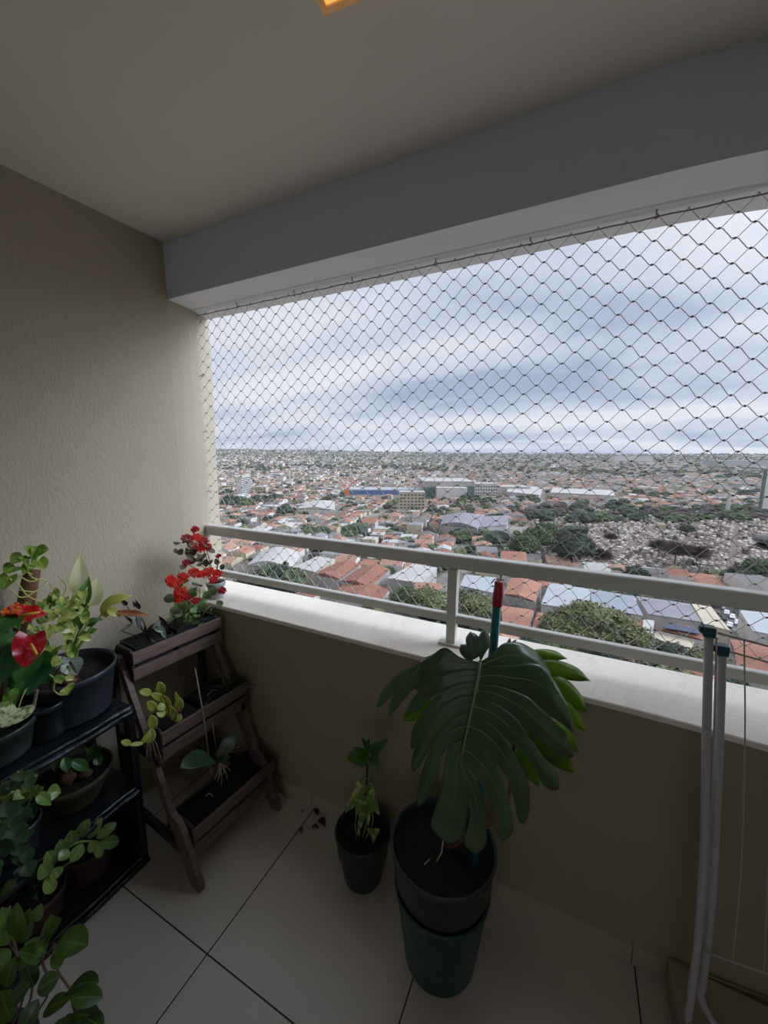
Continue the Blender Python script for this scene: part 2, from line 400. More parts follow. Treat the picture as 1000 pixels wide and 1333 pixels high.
# ------------------------------------------------------------------ railing
rl = thing('balcony_railing', 'off-white metal railing with wide top rail standing on the marble cap', 'railing', (-.39, 1.40, ZCAP))
def bar(x0, x1, fy, y0, y1, z0, z1):
    m_ = MB(); xs = [x0 + (x1-x0)*i/24 for i in range(25)]; b = .006
    sweep(m_, lambda x: [(fy(x)+y0, z0+b), (fy(x)+y0, z1-b), (fy(x)+y0+b*.5, z1-b*.3), (fy(x)+y0+b*1.3, z1), (fy(x)+y1-b, z1), (fy(x)+y1, z1-b), (fy(x)+y1, z0)], xs=xs); return m_
fr = lambda x: 1.385
bar(wallx(1.4)-.01, 2.7, lambda x: 1.388 + .012*max(0, (-x-1.2)) - .06*max(0, x-.1)**2, 0, .042, 1.170, 1.227).build('top_rail', M['rail'], rl, smooth=False)
bar(wallx(1.4)-.01, 2.7, lambda x: 1.397, 0, .03, .950, .989).build('bottom_rail', M['rail'], rl, smooth=False)
for px_ in (-.388, 1.15):
    m_ = MB(); m_.box((px_-.018, 1.389, ZCAP), (px_+.018, 1.427, 1.171)); pst = m_.build('post', M['rail'], rl, smooth=False, bevel=.002)
    m_ = MB(); m_.box((px_-.045, 1.375, ZCAP), (px_+.045, 1.44, ZCAP+.008)); m_.build('base_plate', M['rail'], pst, smooth=False, bevel=.002)

# ------------------------------------------------------------------ safety net
NY = 1.434
net = thing('safety_net', 'white knotted cord safety net stretched from beam to marble cap outside the railing', 'net', (0, NY, ZCAP))
CW, CH = .0735, .0625
x0n, x1n, z0n, z1n = -1.752, 2.6, .957, ZB-.014
mb = MB(); kn = MB()
cols = int((x1n-x0n)/(CW/2)); rows = int(round((z1n-z0n)/(CH/2)))
hh = (z1n-z0n)/rows
def npos(i, j):
    x = x0n + i*CW/2; z = z1n - j*hh
    e = math.sin(PI*j/rows)
    return V((x + .006*noise.noise(V((i*.21, j*.17, 3)))*e*1.5 + .004*e*noise.noise(V((i*.9, j*.9, 5))), NY + .012*noise.noise(V((i*.07, j*.07, 9)))*e, z + .006*e*noise.noise(V((i*.9, j*.8, 8)))))
R_ = .00122
for j in range(rows):
    for i in range(cols):
        if (i+j) % 2: continue
        for sgn in (1, -1):
            i2 = i + sgn
            if i2 < 0 or i2 > cols: continue
            a, b = npos(i, j), npos(i2, j+1); d = b-a
            k_ = .0040 if sgn > 0 else .0022
            pts = [a, a + d*.12 + V((sgn*k_, 0, .0014)), a + d*.3 + V((sgn*k_*.5, 0, .0004)), a + d*.5, a + d*.7 - V((sgn*k_*.5, 0, .0004)), a + d*.88 + V((-sgn*k_, 0, -.0014)), b]
            mb.tube(pts, R_, 4, cap=False)
for j in range(1, rows):
    for i in range(cols+1):
        if (i+j) % 2 == 0: kn.ball(npos(i, j), .0034, n=6)
mb.build('mesh_cords', M['cord'], net); kn.build('knots', M['knot'], net)
mb = MB()
bp = [npos(i, 0) + V((0, 0, .001*math.sin(i*1.7))) for i in range(cols+1)]; mb.tube(bp, .0021, 6)
mb.tube([V((x0n + .004*math.sin(z*40), NY, z)) for z in [z0n + (z1n-z0n)*i/40 for i in range(41)]], .0019, 6)
mb.tube([npos(i, rows) for i in range(cols+1)], .0021, 6)
for i in range(0, cols+1, 2):                      # lashings at the upper edge
    p = npos(i, 0); mb.tube([p + V((-.004, 0, -.003)), p + V((.001, 0, .008)), p + V((.004, 0, .001))], .0016, 5)
mb.build('border_rope', plain('grey_rope', '8f8983', .7), net)
hooks = []
def hook(p, nrm, label, group):
    e = thing('screw_hook', label, 'hook', p, group); nrm = V(nrm); sd = V((1, 0, 0)) if abs(nrm.x) < .5 else V((0, 0, 1))
    m_ = MB(); m_.tube([V(p), V(p) + nrm*.012], .0022, 6)
    arc = [V(p) + nrm*(.012 + .006*(1-math.cos(a))) + sd*.006*math.sin(a) for a in [i*PI*1.5/8 for i in range(9)]]
    m_.tube(arc, .0016, 6); m_.lathe([(0.001, 0), (.006, 0), (.006, .0015), (0.001, .0015)], n=10) if False else None
    m_.build('hook_shank', M['steel'], e)
for x in (-1.457, -1.125, -.839, -.494, -.178, .157, .5): hook((x, NY-.012, ZB), (0, 0, -1), 'small metal screw hook under the beam holding the net rope', 'screw hooks under the beam')
for z in (1.989, 1.71, 1.399): hook((wallx(NY), NY, z), (1, 0, 0), 'small metal screw hook in the beige wall edge holding the net rope', 'screw hooks in the left wall')

# ------------------------------------------------------------------ pots
def pot_mesh(c, z0, z1, r0, r1, lip=.008, th=.004, waist=None):
    m_ = MB(); h = z1 - z0
    prof = [(0.002, 0), (r0, 0), (r0+.001, .004)]
    if waist: prof += [(r0+(r1-r0)*.35, h*.30), (r0+(r1-r0)*.42, h*.45), (r0+(r1-r0)*.8, h*.62)]
    prof += [(r1-lip*.6, h-.022), (r1, h-.020), (r1+lip*.3, h-.004), (r1, h), (r1-th, h), (r1-th-.002, h-.02), (r0+(r1-r0)*.5-th, h*.5), (0.002, h*.5)]
    m_.lathe(prof, (c[0], c[1], z0)); return m_
def soil_mesh(c, z, r): m_ = MB(); m_.disc((c[0], c[1], z), r, amp=.012); return m_
def potted(name, label, c, z0, z1, r0, r1, mat, soil=.03, cat='potted plant', waist=None):
    e = thing(name, label, cat, (c[0], c[1], z0))
    pot_mesh(c, z0, z1, r0, r1, waist=waist).build('pot', mat, e)
    rr = r0 + (r1-r0)*(1 - soil/(z1-z0)) - .004
    soil_mesh(c, z1-soil, rr).build('soil', M['soil'], e)
    return e
def rnd(a, b): return a + (b-a)*random.random()
UPV = V((0, 0, 1)); TOCAM = lambda p: (O - V(p)).normalized()

# ---- big pot with monstera, teal pot underneath
bc = (-.285, 1.015)
mb = pot_mesh(bc, 0, .275, .112, .148, waist=None)
o = mb.build('teal_planter', M['teal_plastic'], loc=(bc[0], bc[1], 0)); tag(o, 'scuffed dark teal plastic planter on the floor holding the big black pot', 'pot')
mon = potted('potted_monstera', 'tall monstera with one huge split leaf in a large black-green pot', bc, .135, .415, .115, .160, M['green_black_plastic'], soil=.035, waist=True)
# main leaf : lobes traced and given real curvature
MID = [(625, 862, .93), (622, 885, .915), (617, 910, .905), (611, 937, .90), (605, 965, .90), (600, 993, .905), (598, 1030, .915), (600, 1075, .93)]
def midx(v):
    for (u0, v0, _), (u1, v1, _) in zip(MID, MID[1:]):
        if v <= v1: return u0 + (u1-u0)*(v-v0)/(v1-v0)
    return MID[-1][0]
def mdepth(u, v, extra=0):
    dx = (u - midx(max(v, 862)))/100.0
    base = .90 + .03*((v-950)/100)**2*.35
    return base + .075*dx*dx*(1 if dx < 0 else .8) + .012*abs(dx) + extra
def sstep_(a, b, x): t_ = min(1, max(0, (x-a)/(b-a))); return t_*t_*(3-2*t_)
def strip(m_, A, B, ex=0, K=8, n=30, bulge=.006, mi=0, cu=0):
    """loft between two pixel edge polylines"""
    A = cr([V((p[0], p[1], p[2] if len(p) > 2 else 0)) for p in A], 10); B = cr([V((p[0], p[1], p[2] if len(p) > 2 else 0)) for p in B], 10)
    def res(P):
        L_ = [0]
        for a_, b_ in zip(P, P[1:]): L_.append(L_[-1] + (b_-a_).length)
        out = []; j = 0
        for i in range(n+1):
            d = L_[-1]*i/n
            while j < len(P)-2 and L_[j+1] < d: j += 1
            f_ = (d-L_[j])/max(1e-6, L_[j+1]-L_[j]); out.append(P[j] + (P[j+1]-P[j])*f_)
        return out
    A = res(A); B = res(B); vs = []; uvs = []
    for i in range(n+1):
        t_ = i/n
        for j in range(K+1):
            s_ = j/K
            tp_ = max(0, (t_-.84)/.16); s2 = .5 + (s_-.5)*math.sqrt(max(0, 1-tp_*tp_*.985))
            q = A[i]*(1-s2) + B[i]*s2
            d = mdepth(q.x, q.y, ex + q.z) - bulge*(math.sin(PI*s_)**2*sstep_(.3, .75, t_) + .9*abs(s_-.5)*0) + .010*sstep_(.45, 1, t_)*abs(s_-.5)*2 + cu*sstep_(.45, 1, t_)
            vs.append(PD(q.x, q.y, d)); uvs.append((s_, t_))
    m_.add(vs, [(i*(K+1)+j, i*(K+1)+j+1, (i+1)*(K+1)+j+1, (i+1)*(K+1)+j) for i in range(n) for j in range(K)], mi, uvs)
mb = MB()
# left lobes: (upper edge, lower edge) midrib -> tip
left = [
 ([(625, 862), (600, 856), (580, 843), (563, 852), (550, 858, .02), (544, 868, .04), (541, 885, .06)], [(624, 872), (603, 872), (585, 876), (570, 880), (560, 888, .01), (550, 898, .03), (541, 906, .05)]),
 ([(624, 872), (603, 872), (585, 876), (570, 880), (556, 888, .02), (541, 905, .03), (526, 925, .04)], [(621, 888), (602, 889), (584, 895), (570, 903), (557, 912, .01), (545, 924, .03), (529, 935, .05)]),
 ([(621, 888), (602, 889), (584, 895), (568, 906), (552, 925, .01), (538, 948, .03), (533, 968, .04)], [(618, 905), (600, 906), (583, 914), (569, 926), (560, 944, .0), (550, 962, .02), (537, 980, .04)]),
 ([(618, 905), (600, 906), (583, 914), (569, 927), (553, 950, .0), (539, 978, .02), (533, 1002, .03)], [(613, 928), (597, 931), (582, 941), (570, 955), (561, 972), (552, 988, .01), (540, 1007, .03)]),
 ([(613, 928), (597, 931), (582, 941), (569, 956), (556, 985), (546, 1018, .01), (541, 1046, .02)], [(605, 962), (592, 966), (580, 978), (573, 992), (570, 1008), (560, 1032), (547, 1054, .02)]),
 ([(605, 962), (592, 966), (582, 980), (578, 1000), (574, 1030), (563, 1062), (562, 1078, .005), (572, 1096, .01)], [(600, 995), (600, 1010), (606, 1030), (610, 1048), (609, 1062), (606, 1078), (603, 1092), (598, 1101, .01)]),
]
right = [
 ([(625, 862), (640, 852), (655, 838, .01), (675, 836, .02), (694, 845, .03), (706, 855, .05), (712, 862, .06)], [(624, 872), (645, 866), (668, 868), (690, 872), (702, 874, .0), (712, 880, .01), (722, 890, .02)]),
 ([(624, 872), (645, 866), (668, 866), (694, 864), (712, 872), (732, 905), (744, 930, .01), (749, 951, .02)], [(621, 890), (645, 892), (668, 899), (690, 908), (705, 918), (720, 932), (734, 944, .01), (745, 956, .02)]),
 ([(621, 890), (645, 892), (668, 899), (690, 909), (708, 926), (728, 946), (742, 960, .01), (749, 975, .02)], [(617, 908), (638, 913), (658, 924), (675, 938), (690, 952), (708, 968), (728, 982, .01), (744, 994, .03)]),
 ([(617, 908), (638, 913), (658, 924), (676, 940), (694, 966), (712, 990), (728, 1008, .01), (734, 1018, .02)], [(612, 930), (630, 937), (648, 950), (664, 966), (683, 982), (694, 1000), (706, 1020, .01), (719, 1037, .02)]),
 ([(612, 930), (630, 937), (648, 950), (664, 972), (680, 998), (688, 1020), (690, 1044), (689, 1070, .01)], [(606, 960), (621, 966), (636, 980), (650, 998), (661, 1015), (668, 1035), (672, 1056), (674, 1076, .01)]),
 ([(606, 960), (621, 966), (636, 980), (648, 1003), (660, 1028), (666, 1055), (669, 1080), (665, 1094, .01)], [(601, 990), (610, 1000), (622, 1015), (632, 1030), (641, 1050), (645, 1070), (645, 1084), (648, 1096, .01)]),
 ([(601, 990), (608, 1002), (620, 1018), (628, 1034), (633, 1058), (634, 1085), (634, 1100), (632, 1111, .01)], [(600, 995), (600, 1010), (606, 1030), (612, 1050), (611, 1066), (607, 1084), (604, 1098), (604, 1110, .01)]),
]
for k_, (up_, lo_) in enumerate(left): strip(mb, up_, lo_, cu=(.0, .016, -.008, .012, -.01, .0)[k_])
for k_, (up_, lo_) in enumerate(right): strip(mb, up_, lo_, cu=(.01, -.012, .012, -.014, .01, -.006, .012)[k_])
mleaf = mb.build('split_leaf', L['monstera'], mon, solid=.0012)
mb = MB()
mb.tube([PD(u, v, mdepth(u, v)-.004) for u, v, _ in MID[:6]], [.0034, .0034, .0030, .0026, .0020, .0012], 8)
for up_, lo_ in left + right:
    pts = []
    for i in range(6):
        k_ = i/(len(up_)-1); a_ = up_[min(i, len(up_)-1)]; b_ = lo_[min(i, len(lo_)-1)]
        w_ = .5 if i > 1 else .5
        u = a_[0]*(1-w_)+b_[0]*w_; v = a_[1]*(1-w_)+b_[1]*w_
        pts.append(PD(u, v, mdepth(u, v)-.002 - .0075*min(1, i*.3)))
    mb.tube(cr(pts[:5], 4), [.0011*(1 - q/18) for q in range(17)], 5)
mb.build('leaf_veins', L['vein'], mon)
# second leaf (backlit) behind on the right
mb = MB()
J2 = (668, 885)
def fing(m_, root_a, root_b, tip, w, ex, sag=.0):
    ra, rb, tp = V((*root_a, 0)), V((*root_b, 0)), V((*tip, 0)); m1 = (ra+rb)/2; d = (tp-m1); nn = V((-d.y, d.x, 0)).normalized()
    mid1 = m1 + d*.45 + V((0, sag*-1, 0)); mid2 = m1 + d*.8 + V((0, sag*-.6, 0))
    if (ra-rb).dot(nn) < 0: nn = -nn
    strip(m_, [ra, mid1 + nn*w, mid2 + nn*w*.8, tp], [rb, mid1 - nn*w, mid2 - nn*w*.7, tp + V((1, 1, 0))], ex=ex, n=14, K=4)
for ra, rb, tp, w, sg in (((660, 862), (665, 880), (738, 857), 9, 10), ((672, 865), (680, 888), (768, 886), 12, 10), ((680, 880), (690, 902), (765, 927), 15, 14), ((690, 895), (690, 920), (762, 952), 12, 12),
                          ((690, 925), (685, 950), (754, 980), 13, 8), ((690, 950), (680, 975), (747, 1006), 13, 6), ((680, 965), (668, 985), (702, 1024), 9, 0), ((680, 940), (678, 960), (738, 1000), 12, 4)):
    fing(mb, ra, rb, tp, w, .06, sg)
mb.build('backlit_leaf', L['monstera_backlit'], mon, solid=.001)
mb = MB(); fing(mb, (560, 905), (565, 925), (524, 938), 9, .06, 0); mb.build('backlit_leaf', L['monstera_backlit'], mon, solid=.001)
mb = MB()
for ra, rb, tp, w, sg in (((548, 862), (545, 878), (489, 922), 9, 8), ((552, 866), (545, 882), (506, 931), 8, 6), ((550, 862), (552, 880), (530, 900), 8, 0)):
    fing(mb, ra, rb, tp, w, .03, sg)
mb.build('side_leaf', leafmat('dull_monstera_leaf', '64805c', '486648', rough=.3, trans=.2), mon, solid=.001)
mb = MB()
for ra, rb, tp, w, sg in (((618, 858), (628, 852), (612, 822), 10, 0), ((625, 862), (632, 850), (632, 818), 8, 0), ((612, 862), (620, 856), (600, 838), 8, 0), ((655, 862), (662, 855), (664, 830), 3, 0), ((650, 862), (656, 855), (672, 832), 3, 0)):
    fing(mb, ra, rb, tp, w, .05, sg)
mb.build('small_leaf', leafmat('greyish_monstera_leaf', '8ba088', '66806a', rough=.3, trans=.2), mon, solid=.001)
mb = MB()
base = V((bc[0]+.01, bc[1]+.02, .375))
mb.tube(cr([base, PD(640, 1060, 1.12), PD(642, 1000, 1.08), PD(640, 930, 1.03), PD(632, 880, .97), PD(625, 862, .925)], 6), [.011 - .006*i/30 for i in range(31)], 8)
mb.tube(cr([base, PD(652, 1060, 1.14), PD(668, 980, 1.06), PD(672, 900, 1.0), PD(670, 872, .99)], 6), .005, 7)
mb.tube(cr([base, PD(590, 1000, 1.1), PD(560, 920, 1.05), PD(552, 868, .98)], 6), .004, 7)
mb.build('stem', L['stem_brown'], mon)
mb = MB()
mb.tube([PD(577, 1094, 1.19), PD(575, 1110, 1.17), PD(568, 1122, 1.16)], .0018, 5); mb.tube([PD(560, 1118, 1.17), PD(552, 1126, 1.16)], .0014, 5)
mb.build('aerial_root', L['root'], mon)
# pole standing in the pot
P0 = PZ(617, 1126, .385); P1 = PY(650, 757, 1.0)
pole = thing('broom_pole', 'teal broomstick with a red cap stuck upright in the monstera pot', 'pole', P0)
d = (P1-P0); mb = MB(); mb.tube([P0 - d*.08, P0 + d*.93], .0115, 16); mb.build('shaft', M['teal_pole'], pole)
mb = MB(); dn = d.normalized()
mb.tube([P0 + d*.925, P0 + d*.928, P0 + d*.965, P0 + d*.97, P0 + d*.998, P1], [.0117, .0137, .0132, .0122, .0112, .0095], 16); mb.build('cap', M['red_cap'], pole)
mb = MB(); q = P1; mb.tube([q - V((0, 0, .002)), q + V((-.004, 0, .006)), q + V((-.012, 0, .004)), q + V((-.02, 0, -.008))], .0015, 6); mb.build('hanging_hook', M['dark_metal'], pole)

# ---- small pot
sc_ = (-.622, 1.108)
sp = potted('potted_pothos', 'small variegated pothos climbing a stick in a small dark pot on the floor', sc_, 0, .205, .070, .104, M['green_black_plastic'], soil=.03, waist=True)
mb = MB(); S0 = V((sc_[0]+.01, sc_[1]-.01, .17)); top = PY(480, 962, 1.10)
mb.tube([S0, S0.lerp(top, .5), top], .004, 6); mb.build('support_stick', M['wood_dark'], sp)
mb = MB()
def pl(u, v, y=1.10): return PY(u, v, y)
for a_, b_, w in (((474, 985), (451, 985), .055), ((476, 985), (460, 972), .03), ((482, 980), (504, 963), .04), ((484, 985), (493, 1003), .045), ((478, 988), (470, 999), .02), ((480, 975), (471, 960), .02)):
    a3 = pl(*a_, 1.09); b3 = pl(*b_, rnd(1.05, 1.09)); mb.blade(a3, b3, TOCAM(a3), w, 'heart', bend=.1, curl=.1)
mb.build('upper_leaves', leafmat('small_pothos_dark_leaf', '3f6b26', '2f5520', trans=.25), sp)
mb = MB()
for a_, b_, w in (((470, 1030), (450, 1058), .03), ((470, 1025), (458, 1038), .02), ((472, 1028), (463, 1063), .024), ((473, 1035), (470, 1078), .026), ((475, 1035), (480, 1076), .03), ((476, 1022), (490, 1045), .028), ((478, 1030), (494, 1062), .03),
                  ((474, 1020), (462, 1022), .02), ((476, 1012), (468, 1018), .018), ((480, 1012), (488, 1025), .02), ((474, 1044), (466, 1088), .014), ((478, 1044), (486, 1058), .03), ((470, 1022), (455, 1050), .022)):
    a3 = pl(*a_, 1.085); b3 = pl(*b_, rnd(1.03, 1.08)); mb.blade(a3, b3, TOCAM(a3) + V((0, 0, .4)), w, 'lance', bend=.12)
mb.blade(pl(482, 1088, 1.08), pl(497, 1078, 1.05), TOCAM(pl(490, 1080)), .05, 'ovate')
mb.build('variegated_leaves', leafmat('striped_pothos_leaf', '6d8f3c', '4a7030', varieg='c4cc7c', vamt=.55, vscale=45, trans=.25), sp)
mb = MB()
for u in (463, 470, 478, 486): mb.tube(cr([pl(474, 1040, 1.09), pl(u, 1066, 1.08), V((sc_[0]+(u-474)*.0015, sc_[1]-.02, .175))], 5), .0015, 5)
mb.build('stems', L['stem_pale'], sp)

# ---- dry leaves on the floor by the skirting
FALL = leafmat('dark_fallen_leaf', '4f4028', '32281a', rough=.8, trans=.05)
for i, (u, v, s_) in enumerate(((412, 1056, .02), (420, 1072, .026), (411, 1077, .016), (392, 1081, .014), (394, 1056, .006))):
    p = PZ(u, v, .004); m_ = MB(); a_ = rnd(0, 6)
    dd = V((math.cos(a_), math.sin(a_), .05))*s_
    m_.blade(p-dd, p+dd, UPV, s_*1.1, 'ovate', fold=.5, bend=.2, wave=.5, ph=i)
    lab = ['largest-but-one curled brown dry leaf on the tile joint by the skirting', 'largest curled brown dry leaf on the floor left of the small dark pot', 'small dry brown leaf curled just below the largest fallen leaf', 'dry brown scrap lying on the grout line left of the fallen leaves', 'tiny brown speck of dry leaf nearest the wooden plant stand'][i]
    tag(m_.build('fallen_leaf', FALL, solid=.0015, loc=p), lab, 'dry leaf')

# ------------------------------------------------------------------ wooden plant stand
st = thing('wooden_plant_stand', 'reddish wooden ladder plant stand with three slatted troughs in the corner', 'plant stand', (-1.4, 1.03, 0))
SW = .40; SO = V((-1.50, .840, 0)); ux = V((.09, .996, 0)); uy = V((.996, -.09, 0))     # along, towards room
def SP(a, d, z): return SO + ux*a + uy*d + V((0, 0, z))
def sbox(m_, a0, a1, d0, d1, z0, z1):
    vs = [SP(a, d, z) for z in (z0, z1) for a, d in ((a0, d0), (a1, d0), (a1, d1), (a0, d1))]
    m_.add(vs, [(0, 1, 2, 3), (7, 6, 5, 4), (0, 4, 5, 1), (1, 5, 6, 2), (2, 6, 7, 3), (3, 7, 4, 0)])
def slab(m_, pts, a0, a1):
    k = len(pts); vs = [SP(a0, d, z) for d, z in pts] + [SP(a1, d, z) for d, z in pts]
    m_.add(vs, [tuple(range(k)), tuple(range(k, 2*k))[::-1]] + [(i, (i+1) % k, k+(i+1) % k, k+i)[::-1] for i in range(k)])
tiers = [(0.0, .825, .150), (.165, .545, .165), (.330, .215, .175)]       # front depth, top z, tray depth
for a0 in (-.002, SW-.018):
    m_ = MB()
    slab(m_, [(.035, .79), (.075, .79), (.405, .02), (.40, 0), (.36, 0), (.35, .02)] if False else [(-.105, .80), (-.065, .80), (.225, .25), (.27, .235), (.30, .20), (.38, .03), (.375, 0), (.325, 0), (.255, .12), (.19, .235)], a0-.022, a0)
    m_.build('front_leg', M['wood'], st, smooth=False, bevel=.002)
    m_ = MB(); slab(m_, [(-.16, .80), (-.125, .80), (-.10, 0), (-.14, 0)], a0-.022, a0); m_.build('rear_leg', M['wood_dark'], st, smooth=False, bevel=.002)
    for dz_ in (.10, .42):
        m_ = MB(); slab(m_, [(-.13, dz_), (.36-.46*dz_, dz_), (.36-.46*dz_, dz_+.04), (-.13, dz_+.04)], a0-.02, a0-.002); m_.build('side_rail', M['wood_dark'], st, smooth=False, bevel=.002)
for fd, zt, dp in tiers:
    for kx in (0, 1):
        m_ = MB(); zz = zt - kx*.069; dd = fd - kx*.004; sbox(m_, 0, SW, dd-.014, dd, zz-.048, zz); m_.build('front_slat', M['wood'], st, smooth=False, bevel=.002)
    for a0 in (0.002, SW-.016):
        m_ = MB(); cx, cz = fd-dp/2, zt-.03
        pts = [(fd-.015, zt-.125), (fd-.015, zt-.03)] + [(fd-.015-.02*(1-math.cos(t_)), zt-.02+.025*math.sin(t_)) for t_ in (.5, 1.0, 1.5)] + [(fd-dp+.02, zt+.004), (fd-dp, zt-.02), (fd-dp+.02, zt-.125)]
        slab(m_, pts, a0, a0+.013); m_.build('trough_end', M['wood_dark'], st, smooth=False, bevel=.003)
    m_ = MB(); sbox(m_, .015, SW-.015, fd-dp+.01, fd-.014, zt-.125, zt-.113); m_.build('trough_floor', M['wood_dark'], st, smooth=False)
    m_ = MB(); sbox(m_, .0, SW, fd-dp-.012, fd-dp, zt-.09, zt-.03); m_.build('back_slat', M['wood_dark'], st, smooth=False, bevel=.002)

def kal_cluster(e, c, r, mat, n=26, nrm=None):
    f_ = MB(); nrm = nrm or (TOCAM(c)*.8 + V((0, 0, .7))).normalized(); a1 = nrm.orthogonal().normalized(); a2 = nrm.cross(a1)
    for k in range(n):
        a = k*2.4; q = r*math.sqrt((k+.5)/n); p = V(c) + a1*q*math.cos(a) + a2*q*math.sin(a) + nrm*(r*.45*(1-(q/r)**2)) + V((rnd(-1, 1), rnd(-1, 1), rnd(-1, 1)))*.002
        for j in range(4):
            aa = j*PI/2 + rnd(0, 1.5); dd = (a1*math.cos(aa) + a2*math.sin(aa) + nrm*rnd(-.1, .5)).normalized()
            f_.blade(p, p + dd*.0085, nrm, .0075, 'ellip', n=3, bend=.05)
    return f_.build('flower_cluster', mat, e)
def scatter_leaves(mb, c, ns, R, sz, prof='ovate', up=.5, w=.6, spread=(1, 1, .6), bend=.15, fold=.15, curl=.1, wave=0, droop=0):
    for i in range(ns):
        dd = V((rnd(-1, 1)*spread[0], rnd(-1, 1)*spread[1], rnd(-.4, 1)*spread[2]))
        if dd.length < .2: dd = V((.3, .2, .3))
        dd.normalize(); p = V(c) + dd*R*rnd(.25, 1); s_ = sz*rnd(.7, 1.2); o_ = (dd + V((rnd(-.5, .5), rnd(-.5, .5), rnd(-.3, .4)-droop))).normalized()
        mb.blade(p, p + o_*s_, V((rnd(-.3, .6), rnd(-.6, .2), up+rnd(0, .6))), s_*w, prof, bend=bend, fold=fold, curl=curl, wave=wave, ph=i)

# top trough: kalanchoe in a long black planter, begonia beside it
def trough_planter(name, label, a0, a1, fd, z0, z1, dp, cat='potted plant'):
    e = thing(name, label, cat, SP((a0+a1)/2, fd-dp/2-.02, z0))
    m_ = MB(); sbox(m_, a0, a1, fd-dp, fd-.018, z0, z0+.004); sbox(m_, a0, a1, fd-.022, fd-.018, z0, z1); sbox(m_, a0, a1, fd-dp, fd-dp+.004, z0, z1); sbox(m_, a0, a0+.004, fd-dp, fd-.018, z0, z1); sbox(m_, a1-.004, a1, fd-dp, fd-.018, z0, z1)
    m_.build('pot', M['black_plastic'], e, smooth=False)
    m_ = MB(); sbox(m_, a0+.004, a1-.004, fd-dp+.004, fd-.022, z0+.004, z1-.02); m_.build('soil', M['soil'], e, smooth=False)
    return e
kal = trough_planter('potted_kalanchoe', 'red-flowering kalanchoe in a black planter at the far end of the top trough', .19, .375, 0, .712, .845, .14)
mb = MB(); kc = PX(255, 785, -1.50)
for i in range(34):
    u = rnd(222, 285); v = rnd(755, 815); x = rnd(-1.58, -1.47); p = PX(u, v, x); q = PX(u + rnd(-9, 9), v + rnd(-9, 9), x + .015)
    mb.blade(p, p + (q-p).normalized()*.038, TOCAM(p) + V((rnd(-.5, .5), rnd(-.5, .5), rnd(0, .8))), .03, 'ellip', bend=.1, wave=.1, ph=i)
for u, v in ((261, 796), (268, 780), (248, 778), (275, 775), (235, 795), (226, 800), (218, 785)):
    p = PX(u, v, -1.46); q = PX(u+3, v-8, -1.45); mb.blade(p, p+(q-p).normalized()*.045, TOCAM(p), .04, 'ellip', bend=.1)
mb.build('foliage', L['kalanchoe'], kal)
mb = MB()
for i in range(14):
    q = PX(rnd(228, 280), rnd(740, 790), rnd(-1.56, -1.48)); p = SP(.28+rnd(-.06, .06), -.08, .80); mb.tube([p, p.lerp(q, .5) + V((0, 0, .02)), q], .0022, 5)
mb.build('stems', L['stem'], kal)
for (u, v, x, r, m_) in ((228, 760, -1.47, .024, 'petal'), (235, 772, -1.46, .026, 'petal'), (222, 755, -1.48, .018, 'petal'), (238, 752, -1.49, .02, 'petal'), (252, 746, -1.50, .022, 'petal'), (262, 748, -1.5, .017, 'petal'), (272, 745, -1.50, .022, 'petal'),
                         (283, 747, -1.49, .02, 'petal'), (278, 755, -1.48, .016, 'petal'), (254, 782, -1.45, .014, 'petal_deep'), (243, 778, -1.45, .013, 'petal_deep'), (289, 769, -1.45, .017, 'petal_deep'), (232, 780, -1.455, .018, 'petal')):
    kal_cluster(kal, PX(u, v, x), r, L[m_], n=int(10 + r*700))
beg = trough_planter('potted_begonia', 'dark-stemmed begonia with silvery patterned leaves at the near end of the top trough', .02, .18, 0, .712, .835, .14)
mb = MB()
for a_, b_, w, x in (((176, 795), (179, 818), .028, -1.50), ((208, 812), (216, 832), .02, -1.49), ((196, 816), (210, 808), .016, -1.5), ((200, 818), (214, 822), .018, -1.49), ((182, 798), (184, 812), .012, -1.51)):
    mb.blade(PX(*a_, x), PX(*b_, x+.015), TOCAM(PX(*a_, x)), w, 'lance', fold=.3)
mb.build('silvery_leaves', L['begonia'], beg)
mb = MB()
for a_, b_, w, x in (((166, 788), (154, 778), .016, -1.53), ((178, 790), (172, 782), .014, -1.53), ((182, 793), (176, 780), .015, -1.54), ((172, 812), (153, 824), .012, -1.5), ((214, 812), (206, 801), .02, -1.52), ((220, 820), (208, 804), .022, -1.52), ((190, 828), (188, 812), .014, -1.51), ((176, 812), (160, 800), .012, -1.52), ((192, 822), (200, 812), .014, -1.5), ((196, 830), (204, 836), .014, -1.49)):
    mb.blade(PX(*a_, x), PX(*b_, x+.01), TOCAM(PX(*a_, x)), w, 'lance', fold=.3)
mb.build('dark_leaves', L['begonia_dark'], beg)
mb = MB()
bb = SP(.10, -.06, .80)
for u, v in ((166, 790), (178, 812), (196, 818), (160, 822), (206, 808), (188, 815), (182, 798)): q = PX(u, v, -1.51); mb.tube([bb, bb.lerp(q, .5) + V((.005, 0, .012)), q], .002, 5)
mb.build('stems', L['begonia_dark'], beg)

